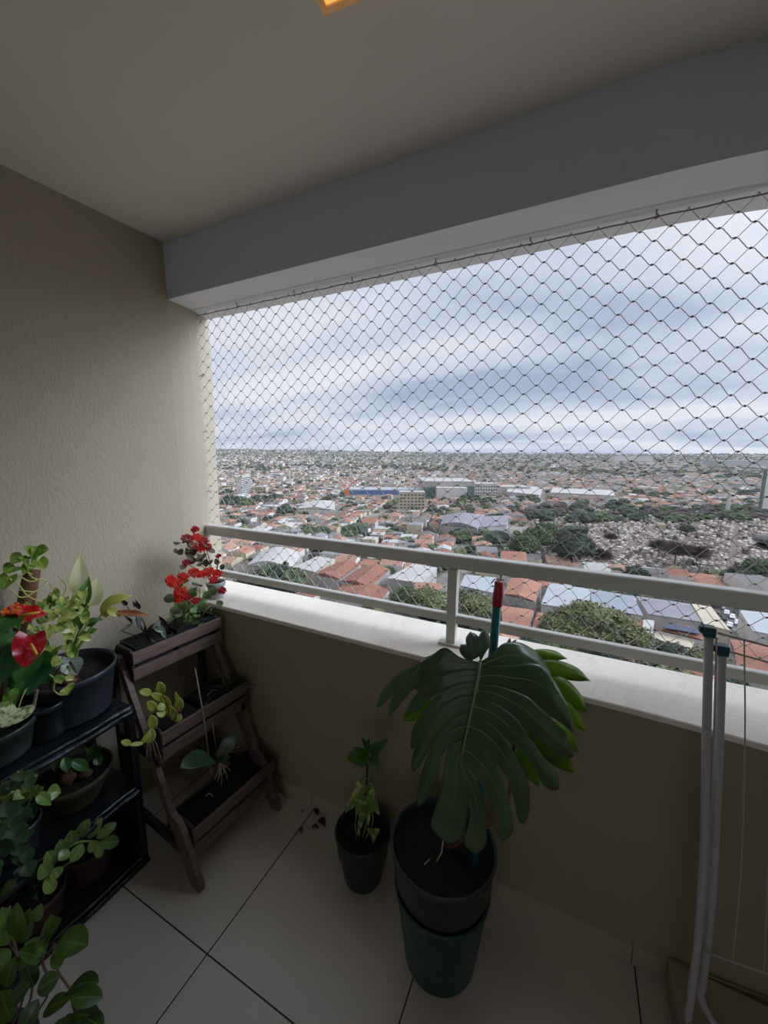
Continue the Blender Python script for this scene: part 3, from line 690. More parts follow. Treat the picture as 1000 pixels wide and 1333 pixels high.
# middle trough: epiphytic cactus, dark grassy plant, stick
cac = trough_planter('potted_leaf_cactus', 'yellow-green leaf cactus with flat trailing pads in the middle trough', .02, .19, .165, .435, .545, .15)
mb = MB()
pads = [((211, 905), (206, 887), .028, -1.29), ((214, 912), (195, 903), .022, -1.28), ((197, 903), (180, 900), .022, -1.27), ((202, 925), (191, 913), .026, -1.26), ((204, 924), (215, 918), .026, -1.25), ((203, 930), (215, 927), .028, -1.245),
        ((218, 930), (212, 912), .022, -1.28), ((228, 938), (219, 918), .026, -1.29), ((236, 927), (228, 900), .016, -1.3), ((231, 928), (234, 908), .032, -1.29), ((228, 940), (236, 930), .024, -1.28), ((200, 950), (196, 930), .028, -1.25),
        ((193, 968), (198, 948), .030, -1.24), ((184, 969), (193, 955), .014, -1.23), ((168, 970), (186, 968), .012, -1.225), ((157, 965), (170, 969), .016, -1.22), ((222, 925), (214, 905), .018, -1.3)]
for a_, b_, w, x in pads: mb.blade(PX(*a_, x), PX(*b_, x), TOCAM(PX(*a_, x)) + V((0, 0, .2)), w*1.2, 'ellip', fold=.12, bend=.08, n=8)
mb.build('pads', L['cactus'], cac, solid=.003)
mb = MB()
cb = SP(.11, .08, .54)
for pts in ([(222, 935), (219, 918), (212, 905)], [(214, 920), (205, 922)], [(200, 935), (196, 950), (193, 962)], [(228, 938), (233, 920)]): mb.tube(cr([cb] + [PX(u, v, -1.265) for u, v in pts], 4), .0028, 6)
mb.build('stems', leafmat('reddish_stem', '9a5c3a', '7a4428'), cac)
mb = MB()
for q in ((196, 985), (204, 988), (190, 990), (212, 995)): mb.tube([PX(195, 952, -1.235), PX((195+q[0])/2, 968, -1.23), PX(*q, -1.235)], .0007, 4)
mb.build('aerial_root', L['root'], cac)
gr = trough_planter('potted_grass_plant', 'dark spindly plant at the far end of the middle trough by the parapet', .20, .38, .165, .435, .545, .15)
mb = MB(); gb = SP(.31, .09, .52)
for i in range(22):
    q = gb + V((rnd(-.05, .07), rnd(-.09, .06), rnd(.02, .14))); mb.blade(gb + V((rnd(-.03, .03), rnd(-.05, .05), 0)), q, V((1, 0, .4)), .006, 'lance', bend=.3, n=6)
for q in ((308, 882), (300, 905), (330, 897), (336, 893), (262, 925), (270, 905)): mb.tube([gb, gb.lerp(PX(*q, -1.21), .6) + V((0, 0, .02)), PX(*q, -1.21)], .0016, 5)
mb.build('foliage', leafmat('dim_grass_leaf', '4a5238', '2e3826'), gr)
m_ = MB(); s0 = PX(272, 985, -1.22); s1 = PX(254, 870, -1.26); m_.tube([s0, s0.lerp(s1, .5) + V((.002, .002, 0)), s1], [.0035, .003, .0022], 7)
m_.tube([s0 - (s1-s0)*.2, s0], .0035, 7)
tag(m_.build('garden_stick', M['stick'], loc=s0), 'thin dry grey stick leaning across the middle trough slats', 'stick')
# bottom trough: orchid
oc = trough_planter('potted_orchid', 'orchid with two broad dark leaves and pale roots in the bottom trough', .03, .37, .33, .105, .20, .16)
mb = MB()
mb.blade(PX(279, 990, -1.20), PX(232, 1003, -1.14), TOCAM(PX(255, 990, -1.18)) + V((0, 0, .8)), .085, 'ellip', fold=.15, bend=.1)
mb.blade(PX(284, 990, -1.20), PX(308, 955, -1.22), TOCAM(PX(290, 970, -1.2)) + V((0, -.4, .4)), .06, 'ellip', fold=.2, bend=.1)
mb.blade(PX(284, 990, -1.20), PX(300, 985, -1.15), V((.4, -.4, .8)), .03, 'lance', fold=.2, bend=.1)
mb.build('leaves', L['orchid'], oc, solid=.002)
mb = MB(); ob = PX(284, 994, -1.195)
for q in ((286, 1012), (292, 1008), (296, 1014), (279, 1016), (288, 1022), (300, 1004), (283, 1018)):
    p = PX(*q, -1.185); mb.tube(cr([ob, ob.lerp(p, .5) + V((.008, .004, .004)), p], 4), .0016, 5)
mb.build('roots', L['root'], oc)
mb = MB(); mb.tube(cr([PX(268, 1036, -1.15), PX(273, 1033, -1.15), PX(278, 1037, -1.15)], 4), .0015, 5); mb.build('stray_root', L['root'], oc)
mb = MB()
for i in range(12): q = ob + V((rnd(-.04, .06), rnd(-.03, .1), rnd(-.02, .06))); mb.tube([ob, ob.lerp(q, .5) + V((0, 0, .02)), q], .0015, 5)
mb.tube([ob, PX(280, 965, -1.21), PX(276, 940, -1.22)], .0025, 6)
mb.build('stems', L['stem_brown'], oc)

# ------------------------------------------------------------------ black shelf
sh = thing('black_plant_shelf', 'three-tier shelf wrapped in creased black plastic sheet against the left wall', 'shelf', (-1.58, .43, 0))
X0s, X1s, Y0s, Y1s = -1.735, -1.415, .02, .775
ZT = (.672, .345, .035)
for z in ZT:
    m_ = MB(); n1, n2 = 10, 40; top_ = []
    def hgt(x, y): return .006*noise.noise(V((x*9, y*4, z*9))) + .003*noise.noise(V((x*40, y*12, z)))
    g = [[(X0s+(X1s-X0s)*i/n1, Y0s+(Y1s-Y0s)*j/n2) for j in range(n2+1)] for i in range(n1+1)]
    vs = [(x, y, z + hgt(x, y)) for r in g for x, y in r]; m_.add(vs, [(i*(n2+1)+j, (i+1)*(n2+1)+j, (i+1)*(n2+1)+j+1, i*(n2+1)+j+1) for i in range(n1) for j in range(n2)])
    m_.box((X0s, Y0s, z-.028), (X1s-.004, Y1s, z-.008))
    # rolled front edge: two wavy folds
    for off, zz, rr in ((.0, -.004, .008), (.006, -.022, .011)):
        m_.tube([V((X1s+off + .004*noise.noise(V((y*9, off*50, z*3))), y, z+zz + .004*noise.noise(V((y*7, 3+off*90, z))))) for y in [Y0s + (Y1s-Y0s)*j/50 for j in range(51)]], rr, 8)
    m_.build('shelf_board', M['sheet'], sh)
for x in (X0s+.02, X1s-.012):
    for y in (Y0s+.02, Y1s-.01):
        m_ = MB(); m_.box((x-.018, y-.012, 0), (x+.018, y+.012, .665)); m_.build('post', M['black_plastic'], sh, smooth=False, bevel=.003)
for zA, zB in ((.035, .34),):
    m_ = MB(); n1, n2 = 14, 14
    vs = [(X0s+.02+(X1s-X0s-.03)*i/n1, Y1s + .004*noise.noise(V((i*.8, j*.4, zA))), zA + (zB-zA)*j/n2) for i in range(n1+1) for j in range(n2+1)]
    m_.add(vs, [(i*(n2+1)+j, (i+1)*(n2+1)+j, (i+1)*(n2+1)+j+1, i*(n2+1)+j+1) for i in range(n1) for j in range(n2)]); m_.build('side_sheet', M['sheet'], sh, solid=.002)

# top tier: big round pot with variegated plant
c1 = (-1.562, .655)
t1 = potted('potted_dieffenbachia', 'broad blue-black pot with cream and green leaved plant on the top shelf', c1, .685, .85, .115, .142, M['blue_black_plastic'], soil=.035)
def bl(mb, a_, b_, w, x, x2=None, prof='ovate', nz=.3, **k): p = PX(*a_, x); mb.blade(p, PX(*b_, x2 if x2 is not None else x+.02), TOCAM(p) + V((0, 0, nz)), w, prof, **k)
mb = MB()
bl(mb, (104, 775), (104, 722), .060, -1.60, -1.62, 'ovate', 0, bend=.12, fold=.3)
bl(mb, (117, 790), (127, 752), .065, -1.55, -1.56, 'ovate', 0, bend=.1, fold=.15)
mb.build('cream_leaves', L['cream'], t1)
mb = MB()
bl(mb, (104, 795), (116, 750), .045, -1.57, -1.57, 'lance', 0, bend=.1, fold=.5)
bl(mb, (112, 815), (132, 805), .03, -1.55, -1.53, 'lance', .5, bend=.2)
bl(mb, (100, 820), (112, 790), .035, -1.57, -1.56, 'lance', .2); bl(mb, (106, 812), (136, 807), .018, -1.55, -1.53, 'lance', .5, bend=.2); bl(mb, (112, 825), (128, 818), .02, -1.55, -1.54, 'lance', .2)
mb.build('green_leaves', leafmat('plain_green_leaf', '5c8a38', '3d6a2a', trans=.25), t1)
mb = MB()
bl(mb, (132, 800), (148, 790), .042, -1.53, -1.51, 'ovate', .2, bend=.15, fold=.4); bl(mb, (130, 790), (174, 776), .038, -1.52, -1.47, 'lance', .5, bend=.2, fold=.3); bl(mb, (140, 793), (158, 803), .03, -1.51, -1.49, 'ovate', .4, bend=.1)
mb.build('yellow_leaf', L['yellowing'], t1)
mb = MB(); bl(mb, (148, 797), (196, 802), .026, -1.50, -1.45, 'lance', .3, bend=.08, fold=.4, wave=.2); mb.build('withered_leaf', L['brown'], t1)
mb = MB(); b0 = V((c1[0]+.0, c1[1]-.02, .82))
for (u, v, x) in ((104, 790, -1.57), (116, 795, -1.56), (132, 800, -1.53), (112, 815, -1.55), (104, 770, -1.6)): q = PX(u, v, x); mb.tube(cr([b0, b0.lerp(q, .55) + V((.0, .005, .02)), q], 5), [.006 - .003*i/10 for i in range(11)], 7)
mb.build('stems', L['stem'], t1)
mb = MB(); mb.ball(b0 + V((0.02, .01, .01)), .028, n=10, jit=.5, sc=(1, 1, .6)); mb.ball(b0 + V((.045, .0, .0)), .022, n=10, jit=.5, sc=(1, 1, .7)); mb.build('root_crown', M['coir'], t1)
# silvery begonia small leaf in front
c1b = (-1.50, .555)
tb = potted('potted_rex_begonia', 'small black pot with one silvery veined leaf left of the broad pot', c1b, .685, .80, .045, .055, M['black_plastic'], soil=.015)
mb = MB(); bl(mb, (88, 858), (100, 878), .06, -1.40, -1.385, 'ovate', .4, fold=.3, wave=.15); bl(mb, (82, 855), (72, 872), .05, -1.42, -1.40, 'ovate', .4, fold=.3, wave=.15); mb.build('foliage', L['begonia'], tb)
mb = MB(); mb.tube([V((c1b[0], c1b[1], .785)), PX(88, 858, -1.40)], .003, 6); mb.tube([V((c1b[0], c1b[1], .785)), PX(82, 855, -1.42)], .003, 6); mb.build('stems', L['stem_brown'], tb)

# golden pothos on a coir pole, at the back
c3 = (-1.655, .52)
t3 = potted('potted_golden_pothos', 'golden pothos climbing a brown coir pole behind the red anthurium', c3, .685, .80, .06, .072, M['black_plastic'], soil=.02)
pt = PX(42, 742, -1.66); pb = V((c3[0], c3[1], .785))
mb = MB(); mb.tube([pb, pb.lerp(pt, .5), pt], .024, 12); mb.build('moss_pole', M['coir'], t3)
mb = MB()
for a_, b_, w in (((30, 725), (14, 735), .05), ((40, 722), (28, 712), .045), ((44, 722), (52, 712), .05), ((52, 718), (64, 716), .05), ((34, 735), (22, 725), .04), ((50, 730), (58, 742), .045), ((40, 735), (30, 748), .035), ((20, 738), (6, 748), .05), ((12, 750), (4, 768), .045), ((46, 724), (40, 712), .04)):
    bl(mb, a_, b_, w, -1.62, -1.60, 'heart', .8, bend=.15, fold=.2)
mb.build('crown_leaves', L['pothos'], t3)
mb = MB()
for i in range(70):
    u = rnd(52, 112) if i % 3 else rnd(15, 60); v = rnd(770, 850); x = rnd(-1.62, -1.5)
    bl(mb, (u, v), (u + rnd(-9, 12), v + rnd(2, 14)), rnd(.022, .036), x, x+.02, 'heart', .4, bend=.15, fold=.25)
for a_, b_, w in (((80, 802), (102, 800), .05), ((75, 812), (96, 822), .05), ((26, 790), (30, 812), .055), ((66, 815), (62, 832), .03), ((82, 788), (72, 800), .03)): bl(mb, a_, b_, w, -1.50, -1.48, 'heart', .4, bend=.15, fold=.2)
mb.build('trailing_leaves', L['pothos_var'], t3)
mb = MB()
for pts in ([(42, 748), (34, 745), (20, 756), (12, 753)], [(12, 754), (25, 762), (35, 775), (50, 782), (62, 782), (78, 778), (86, 768), (84, 758), (76, 750)], [(45, 740), (36, 740), (42, 752), (60, 755)], [(25, 750), (40, 757), (56, 752)], [(25, 768), (45, 770), (60, 760)],
            [(50, 782), (56, 792), (58, 800)], [(14, 768), (28, 778), (46, 770), (62, 758)], [(66, 760), (72, 775), (70, 790)]):
    mb.tube(cr([PX(u, v, -1.60) for u, v in pts], 5), .0022, 6)
mb.build('vines', L['stem_pale'], t3)

# anthurium
c2 = (-1.535, .435)
t2 = potted('potted_anthurium', 'anthurium with two glossy red flowers in a dark pot on the top shelf', c2, .685, .79, .085, .108, M['green_black_plastic'], soil=.03)
mb = MB()
for a_, b_, w in (((42, 862), (36, 905), .09), ((46, 860), (62, 890), .08), ((38, 858), (22, 890), .07), ((25, 850), (2, 880), .09), ((20, 830), (-8, 850), .09), ((30, 880), (14, 915), .05), ((12, 800), (-12, 825), .08), ((5, 850), (-14, 900), .09), ((30, 870), (30, 900), .07)):
    bl(mb, a_, b_, w, -1.42, -1.39, 'heart', .4, bend=.12, fold=.2)
mb.build('foliage', L['anthurium'], t2)
for nm, a_, b_, w, x, mt, s0_, s1_, nz in (('flower', (26, 801), (61, 800), .062, -1.42, 'spathe', (27, 801), (52, 797), 1.2), ('flower', (40, 828), (32, 870), .085, -1.36, 'spathe_old', (40, 838), (48, 852), .1)):
    m_ = MB(); bl(m_, a_, b_, w*(.86 if nz < 1 else 1), x, x+.02, 'heart', nz, bend=.06, fold=.3, wave=.2)
    if nm == 'flower' and b_[0] > 50: bl(m_, (30, 798), (2, 798), .05, x, x+.01, 'ovate', 1.2, bend=.1, wave=.35)
    fl = m_.build('flower', L[mt], t2)
    m_ = MB(); p, q = PX(*s0_, x+.02), PX(*s1_, x+.045); m_.tube([p, p.lerp(q, .5), q], [.0035, .0042, .003], 8); m_.build('spadix', L['spadix'], fl)
m_ = MB(); bl(m_, (26, 790), (14, 800), .02, -1.41, -1.40, 'ovate', .4, wave=.6); bl(m_, (10, 792), (2, 803), .02, -1.41, -1.40, 'ovate', .4, wave=.6); bl(m_, (18, 785), (28, 792), .015, -1.41, -1.40, 'ovate', .4, wave=.6)
m_.build('fading_petal', leafmat('orange_yellow_petal', 'e0802a', 'd04a1c', trans=.2), t2)
mb = MB(); b0 = V((c2[0]+.03, c2[1]+.02, .765))
for (u, v, x) in ((38, 832, -1.37), (27, 802, -1.42), (42, 862, -1.42), (25, 850, -1.42), (12, 800, -1.42), (46, 860, -1.42), (5, 850, -1.42)): q = PX(u, v, x); mb.tube(cr([b0, b0.lerp(q, .5) + V((.01, 0, .02)), q], 5), .0028, 6)
mb.build('stems', L['stem'], t2)
mb = MB(); p, q = PX(48, 898, -1.42), PX(43, 925, -1.43)
for k in range(9): mb.tube([p.lerp(q, k/9), p.lerp(q, k/9+.06), p.lerp(q, k/9+.1)], [.004, .0052, .004], 8)
mb.build('ringed_stalk', M['stick'], t2)
mb = MB(); bl(mb, (22, 922), (2, 948), .085, -1.38, -1.36, 'heart', .5, bend=.1, fold=.15); mb.build('marbled_leaf', leafmat('marbled_pothos_leaf', '7d9a58', '54783c', varieg='c9d2a0', vamt=.48, vscale=55, trans=.2), t2)
mb = MB()
for a_, b_, w in (((66, 862), (82, 860), .035), ((74, 878), (80, 890), .025), ((88, 872), (94, 868), .025), ((86, 880), (96, 885), .022), ((84, 895), (88, 905), .03), ((90, 890), (94, 898), .022), ((78, 886), (86, 880), .02), ((10, 915), (4, 905), .02), ((20, 895), (16, 915), .02)):
    bl(mb, a_, b_, w, -1.37, -1.36, 'ovate', .3, bend=.1, fold=.2)
mb.build('trailing_leaves', L['pothos_var'], t2)
mb = MB(); mb.tube(cr([PX(64, 878, -1.38), PX(72, 885, -1.37), PX(70, 898, -1.37), PX(80, 905, -1.365), PX(88, 902, -1.36)], 5), .0018, 6); mb.tube(cr([PX(40, 885, -1.40), PX(30, 905, -1.38), PX(24, 922, -1.38)], 5), .0018, 6); mb.build('vines', L['stem_pale'], t2)

# dim fern foliage at the very left edge
c4 = (-1.62, .20)
t4 = potted('potted_broadleaf', 'dim dark-leaved plant half cut off at the left edge of the top shelf', c4, .685, .80, .06, .08, M['black_plastic'], soil=.02)
mb = MB(); scatter_leaves(mb, (-1.50, .28, .98), 50, .15, .08, 'ovate', w=.42, curl=.2)
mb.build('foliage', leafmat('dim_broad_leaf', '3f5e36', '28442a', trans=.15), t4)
mb = MB()
for i in range(8): q = V((-1.60, .28, 1.0)) + V((rnd(.0, .14), rnd(-.1, .1), rnd(-.08, .08))); mb.tube([V((c4[0], c4[1], .77)), q], .003, 5)
mb.build('stems', L['stem'], t4)

# middle tier
m1 = potted('potted_bulb_orchid', 'shallow olive clay bowl with thick strappy leaves on the middle shelf', (-1.545, .625), .358, .47, .07, .118, M['olive_pot'], soil=.015)
mb = MB()
for a_, b_, w, x in (((90, 990), (116, 1003), .035, -1.44), ((84, 985), (88, 1006), .03, -1.44), ((122, 985), (124, 965), .04, -1.5), ((124, 990), (131, 968), .035, -1.5), ((120, 988), (110, 972), .03, -1.5), ((124, 985), (131, 996), .03, -1.49), ((75, 1000), (80, 975), .012, -1.46), ((72, 1005), (60, 985), .012, -1.46), ((118, 988), (120, 975), .03, -1.47), ((80, 998), (94, 985), .012, -1.46)):
    bl(mb, a_, b_, w, x, x+.02, 'lance', .5, fold=.4, bend=.1)
mb.build('foliage', leafmat('strappy_green_leaf', '4f7d3c', '34602e', trans=.2), m1)
mb = MB(); mb.ball((-1.53, .60, .468), .025, n=10, jit=.4); mb.ball((-1.50, .64, .466), .02, n=10, jit=.4); mb.build('bulbs', M['coir'], m1)
m2 = potted('potted_peperomia', 'small grey-rimmed pot with glossy light green leaves at left of the middle shelf', (-1.50, .44), .358, .455, .05, .066, M['blue_black_plastic'], soil=.012)
mb = MB()
for a_, b_, w, x in (((60, 1032), (79, 1032), .045, -1.38), ((46, 1030), (50, 1020), .03, -1.38), ((38, 1040), (40, 1018), .045, -1.38), ((50, 1030), (58, 1024), .022, -1.38), ((30, 1032), (16, 1042), .035, -1.38), ((48, 1033), (66, 1048), .03, -1.37), ((20, 1030), (4, 1050), .045, -1.4), ((10, 1055), (4, 1085), .05, -1.4), ((30, 1015), (22, 1002), .014, -1.4), ((22, 1020), (30, 1000), .01, -1.4), ((40, 1015), (50, 1008), .02, -1.4)):
    bl(mb, a_, b_, w, x, x+.01, 'ovate', .3, fold=.2, bend=.1)
mb.build('foliage', L['zz_light'], m2)
mb = MB()
for (u, v) in ((60, 1032), (40, 1040), (20, 1030), (30, 1015)): q = PX(u, v, -1.39); mb.tube([V((-1.49, .44, .44)), q], .0022, 5)
mb.build('stems', L['stem'], m2)
m3 = potted('potted_climber', 'dim green leaves hanging over the middle shelf edge by the left frame', (-1.52, .25), .358, .47, .06, .08, M['black_plastic'], soil=.015)
mb = MB()
for i in range(40):
    u = rnd(-25, 40); v = rnd(1000, 1130); bl(mb, (u, v), (u+rnd(-6, 6), v+rnd(12, 26)), rnd(.03, .05), rnd(-1.42, -1.34), None, 'ovate', .3, fold=.2, bend=.1)
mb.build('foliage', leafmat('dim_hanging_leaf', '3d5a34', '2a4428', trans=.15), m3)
mb = MB()
for v in (1030, 1060, 1090): q = PX(5, v, -1.39); mb.tube([V((-1.5, .26, .465)), V((-1.41, .3, .47)), q], .002, 5)
mb.build('stems', L['stem'], m3)
# bottom tier
b1 = potted('potted_zz_plant', 'terracotta pot with an arching branch of pale oval leaves on the bottom shelf', (-1.535, .635), .048, .165, .062, .085, M['terracotta_pot'], soil=.015)
mb = MB()
zz = [((128, 1098), (155, 1096), .04, -1.40), ((125, 1092), (152, 1071), .036, -1.41), ((114, 1092), (133, 1064), .038, -1.41), ((101, 1092), (117, 1065), .038, -1.41), ((94, 1100), (92, 1080), .04, -1.39), ((108, 1098), (93, 1123), .038, -1.37), ((90, 1106), (76, 1121), .034, -1.37),
      ((82, 1112), (78, 1092), .04, -1.39), ((118, 1095), (120, 1110), .022, -1.375), ((126, 1097), (131, 1116), .027, -1.375), ((70, 1125), (60, 1108), .04, -1.39), ((70, 1130), (76, 1142), .035, -1.38), ((62, 1140), (52, 1125), .04, -1.38), ((58, 1145), (70, 1160), .035, -1.38)]
for a_, b_, w, x in zz: bl(mb, a_, b_, w, x, x+.01, 'ellip', .2, fold=.2, bend=.08)
mb.build('foliage', L['zz_light'], b1)
mb = MB(); mb.tube(cr([V((-1.52, .62, .15)), PX(60, 1142, -1.40), PX(85, 1107, -1.39), PX(105, 1096, -1.40), PX(128, 1096, -1.40)], 6), .004, 7); mb.build('stems', L['stem'], b1)
b2 = potted('potted_seedling', 'dim brown pot in shade on the bottom shelf beside the terracotta one', (-1.515, .475), .048, .15, .055, .075, M['terracotta_pot'], soil=.015)
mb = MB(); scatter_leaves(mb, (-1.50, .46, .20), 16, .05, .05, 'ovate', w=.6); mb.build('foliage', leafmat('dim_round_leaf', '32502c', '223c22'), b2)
mb = MB(); mb.tube([V((-1.515, .475, .14)), V((-1.50, .46, .21))], .003, 5); mb.build('stems', L['stem'], b2)

# ZZ plant on the floor, near camera
zf = potted('potted_floor_plant', 'large glossy oval-leaved plant in a dark pot on the floor at the lower left corner', (-1.13, .205), 0, .20, .08, .11, M['blue_black_plastic'], soil=.03)
mb = MB()
fz = [((78, 1225), (115, 1232), .085, 0), ((72, 1232), (108, 1218), .07, .012), ((64, 1225), (40, 1262), .045, .02), ((74, 1232), (76, 1262), .04, .0), ((60, 1222), (82, 1195), .05, 0), ((58, 1222), (66, 1188), .045, .012), ((30, 1222), (24, 1172), .06, 0), ((28, 1228), (40, 1180), .055, -.01),
      ((10, 1230), (2, 1180), .06, 0), ((2, 1160), (24, 1152), .04, 0), ((52, 1250), (22, 1240), .055, 0), ((20, 1245), (8, 1285), .05, 0), ((34, 1252), (44, 1284), .05, .01), ((78, 1270), (48, 1290), .06, .01), ((88, 1290), (130, 1280), .06, 0), ((92, 1300), (134, 1300), .06, .01), ((95, 1322), (130, 1322), .055, 0),
      ((92, 1300), (58, 1318), .055, .02), ((0, 1290), (14, 1330), .06, 0), ((60, 1240), (32, 1228), .05, .01), ((46, 1240), (20, 1258), .05, .015), ((100, 1330), (75, 1345), .06, 0), ((50, 1300), (30, 1340), .06, -.02), ((15, 1190), (0, 1210), .05, 0), ((45, 1200), (55, 1175), .04, -.02), ((112, 1325), (135, 1340), .05, -.02), ((40, 1280), (10, 1310), .05, -.01), ((-10, 1240), (8, 1262), .06, 0), ((68, 1335), (90, 1350), .06, 0)]
for k, (a_, b_, w, e_) in enumerate(fz):
    w *= .72
    p = PD(*a_, .96+e_); q = PD(*b_, .95+e_+rnd(-.03, .02)); mb.blade(p, q, TOCAM(p) + V((rnd(-.3, .3), rnd(-.3, .3), .6)), w, 'ellip', fold=.2, bend=.08)
mb.build('foliage', L['zz'], zf)
mb = MB(); zb = V((-1.13, .205, .17))
for pts in ([(30, 1300), (15, 1215), (12, 1180)], [(85, 1330), (98, 1300), (74, 1262), (70, 1228)], [(40, 1300), (25, 1250), (8, 1220)], [(60, 1300), (55, 1250), (62, 1222)], [(95, 1340), (95, 1310), (90, 1290)]):
    mb.tube(cr([zb] + [PD(u, v, .975) for u, v in pts], 5), .0028, 6)
mb.build('stems', L['stem_brown'], zf)

# grey pot on the cap with second kalanchoe
cp = potted('potted_sill_kalanchoe', 'crimson-flowering plant in a small pale grey pot on the marble cap in the corner', (-1.605, 1.335), ZCAP, .955, .036, .045, M['grey_pot'], soil=.012)
mb = MB()
for i in range(26):
    u = rnd(232, 276); v = rnd(702, 742); x = rnd(-1.62, -1.55); p = PX(u, v, x); q = PX(u+rnd(-8, 8), v+rnd(-3, 10), x+.015)
    mb.blade(p, p+(q-p).normalized()*.04, TOCAM(p) + V((rnd(-.5, .5), rnd(-.5, .5), .5)), .03, 'ellip', bend=.1)
for a_, b_ in (((284, 735), (280, 727)), ((288, 742), (291, 734))): mb.blade(PX(*a_, -1.57), PX(*b_, -1.57), TOCAM(PX(*a_, -1.57)), .025, 'ellip')
mb.build('foliage', L['kalanchoe_brown'], cp)
mb = MB(); b0 = V((-1.605, 1.335, .94))
for (u, v) in ((245, 705), (258, 698), (268, 712), (285, 730), (252, 725), (242, 733), (285, 724)): q = PX(u, v, -1.575); mb.tube(cr([b0, b0.lerp(q, .5) + V((.01, -.01, .015)), q], 4), .0022, 6)
mb.build('stems', L['stem_brown'], cp)
for (u, v, r, mt) in ((244, 702, .024, 'petal_deep'), (254, 690, .016, 'petal_deep'), (256, 700, .02, 'petal'), (264, 705, .024, 'petal_deep'), (270, 712, .018, 'petal_deep'), (262, 714, .02, 'petal'), (242, 733, .014, 'petal_deep'), (285, 724, .008, 'petal_deep'), (250, 710, .016, 'petal')):
    kal_cluster(cp, PX(u, v, -1.555), r, L[mt], n=int(8+r*650))

# ------------------------------------------------------------------ folding clothes airer at right
ar = thing('folding_clothes_airer', 'folded grey tube clothes airer with dark teal end caps standing at the right edge', 'clothes airer', (.41, 1.12, .088))
tA = [PY(923, 822, 1.15), PY(920, 950, 1.14), PY(917, 1100, 1.125), PY(908, 1230, 1.115), PY(899, 1300, 1.108), PZ(896, 1326, .098), PZ(905, 1345, .098)]
tB = [PY(940, 846, 1.16), PY(937, 950, 1.155), PY(928, 1150, 1.145), PY(916, 1270, 1.14), PY(912, 1296, 1.138), PZ(925, 1325, .098), PZ(945, 1350, .098)]
for t_ in (tA, tB):
    m_ = MB(); m_.tube(cr(t_, 6), .0095, 14); tb_ = m_.build('tube_leg', M['airer'], ar)
    m_ = MB(); p = t_[0]; m_.box((p.x-.013, p.y-.013, p.z-.012), (p.x+.012, p.y+.013, p.z+.014)); m_.box((p.x-.02, p.y-.008, p.z-.004), (p.x-.012, p.y+.008, p.z+.012)); m_.build('end_cap', M['teal_cap'], tb_, smooth=False, bevel=.003)
m_ = MB()
WA = [PY(935, 824, 1.15), PY(1000, 841, 1.15)]; dA = WA[1]-WA[0]
m_.tube([WA[0], WA[0]+dA*6.5], .003, 8)
WB = [PY(946, 847, 1.16), PY(1000, 862, 1.16)]; dB = WB[1]-WB[0]; m_.tube([WB[0], WB[0]+dB*7.5], .0025, 8)
m_.tube([PY(933, 830, 1.15), PY(930, 950, 1.14), PY(923, 1130, 1.13), PY(915, 1236, 1.12)], .0022, 8)
WC = [PY(915, 1238, 1.12), PY(1000, 1268, 1.12)]; dC = WC[1]-WC[0]; m_.tube([WC[0], WC[0]+dC*5], .003, 8)
m_.build('wing_frame', M['airer_wire'], ar)
for k in range(9):
    if k == 0: top_, bot_, mid_ = PY(969, 834, 1.15), PY(954, 1250, 1.12), [PY(970, 960, 1.14), PY(965, 1130, 1.13)]
    else:
        top_ = PY(969, 834, 1.15) + dA*(k*.62); bot_ = PY(954, 1250, 1.12) + dC*(k*.47); mid_ = [top_.lerp(bot_, .33), top_.lerp(bot_, .7)]
    m_ = MB(); m_.tube(cr([top_] + mid_ + [bot_], 5), .0016, 6); m_.build('drying_wire', M['airer_wire'], ar)

# unidentified dark object outside the net at the right edge, with an invented arm
fp = PY(996, 704, 1.75)
fl = thing('unidentified_dark_object', 'dark grey-topped unidentified object cut off by the right frame edge above the rail', 'unknown object', fp)
m_ = MB(); m_.ball(fp + V((.06, 0, .004)), .085, n=20, sc=(1.1, .8, .22)); m_.build('upper_shell', M['grey_metal'], fl)
m_ = MB(); m_.ball(fp + V((.062, 0, -.016)), .08, n=20, sc=(1.08, .8, .2)); m_.build('body', M['dark_metal'], fl)
m_ = MB(); m_.tube(cr([fp + V((.13, 0, -.01)), fp + V((.35, -.02, -.05)), fp + V((.5, -.1, -.25)), V((fp.x+.5, 1.548, .70))], 6), .012, 10); m_.build('arm', M['dark_metal'], fl)
# ------------------------------------------------------------------ the city far below
G = -60.4; HAZE = .00006
def proj(P):
    q = V(P) - O; cy, sy = math.cos(YAW), math.sin(YAW)
    q = V((q.x*cy + q.y*sy, -q.x*sy + q.y*cy, q.z)); fw = q.y*math.cos(PITCH) - q.z*math.sin(PITCH); up = q.y*math.sin(PITCH) + q.z*math.cos(PITCH)
    if fw <= 0: return (-1e6, -1e6, fw)
    return (500 + F*q.x/fw, 666.5 - F*up/fw, fw)
def sstep(a, b, x): t_ = min(1, max(0, (x-a)/(b-a))); return t_*t_*(3-2*t_)
def Tz(x, y):
    r = math.hypot(x, y)
    if r < 900: return G
    u = proj((x, y, 0))[0] if y > 0 else 0
    top = H + 34*sstep(700, 250, u) + 4 + 9*noise.noise(V((x*.0012, y*.0012, 1))) + 4*noise.noise(V((x*.005, y*.005, 2)))
    k = min(1, (r-900)/4600); k = k**1.15
    return G + (top-G)*k
cm = {}
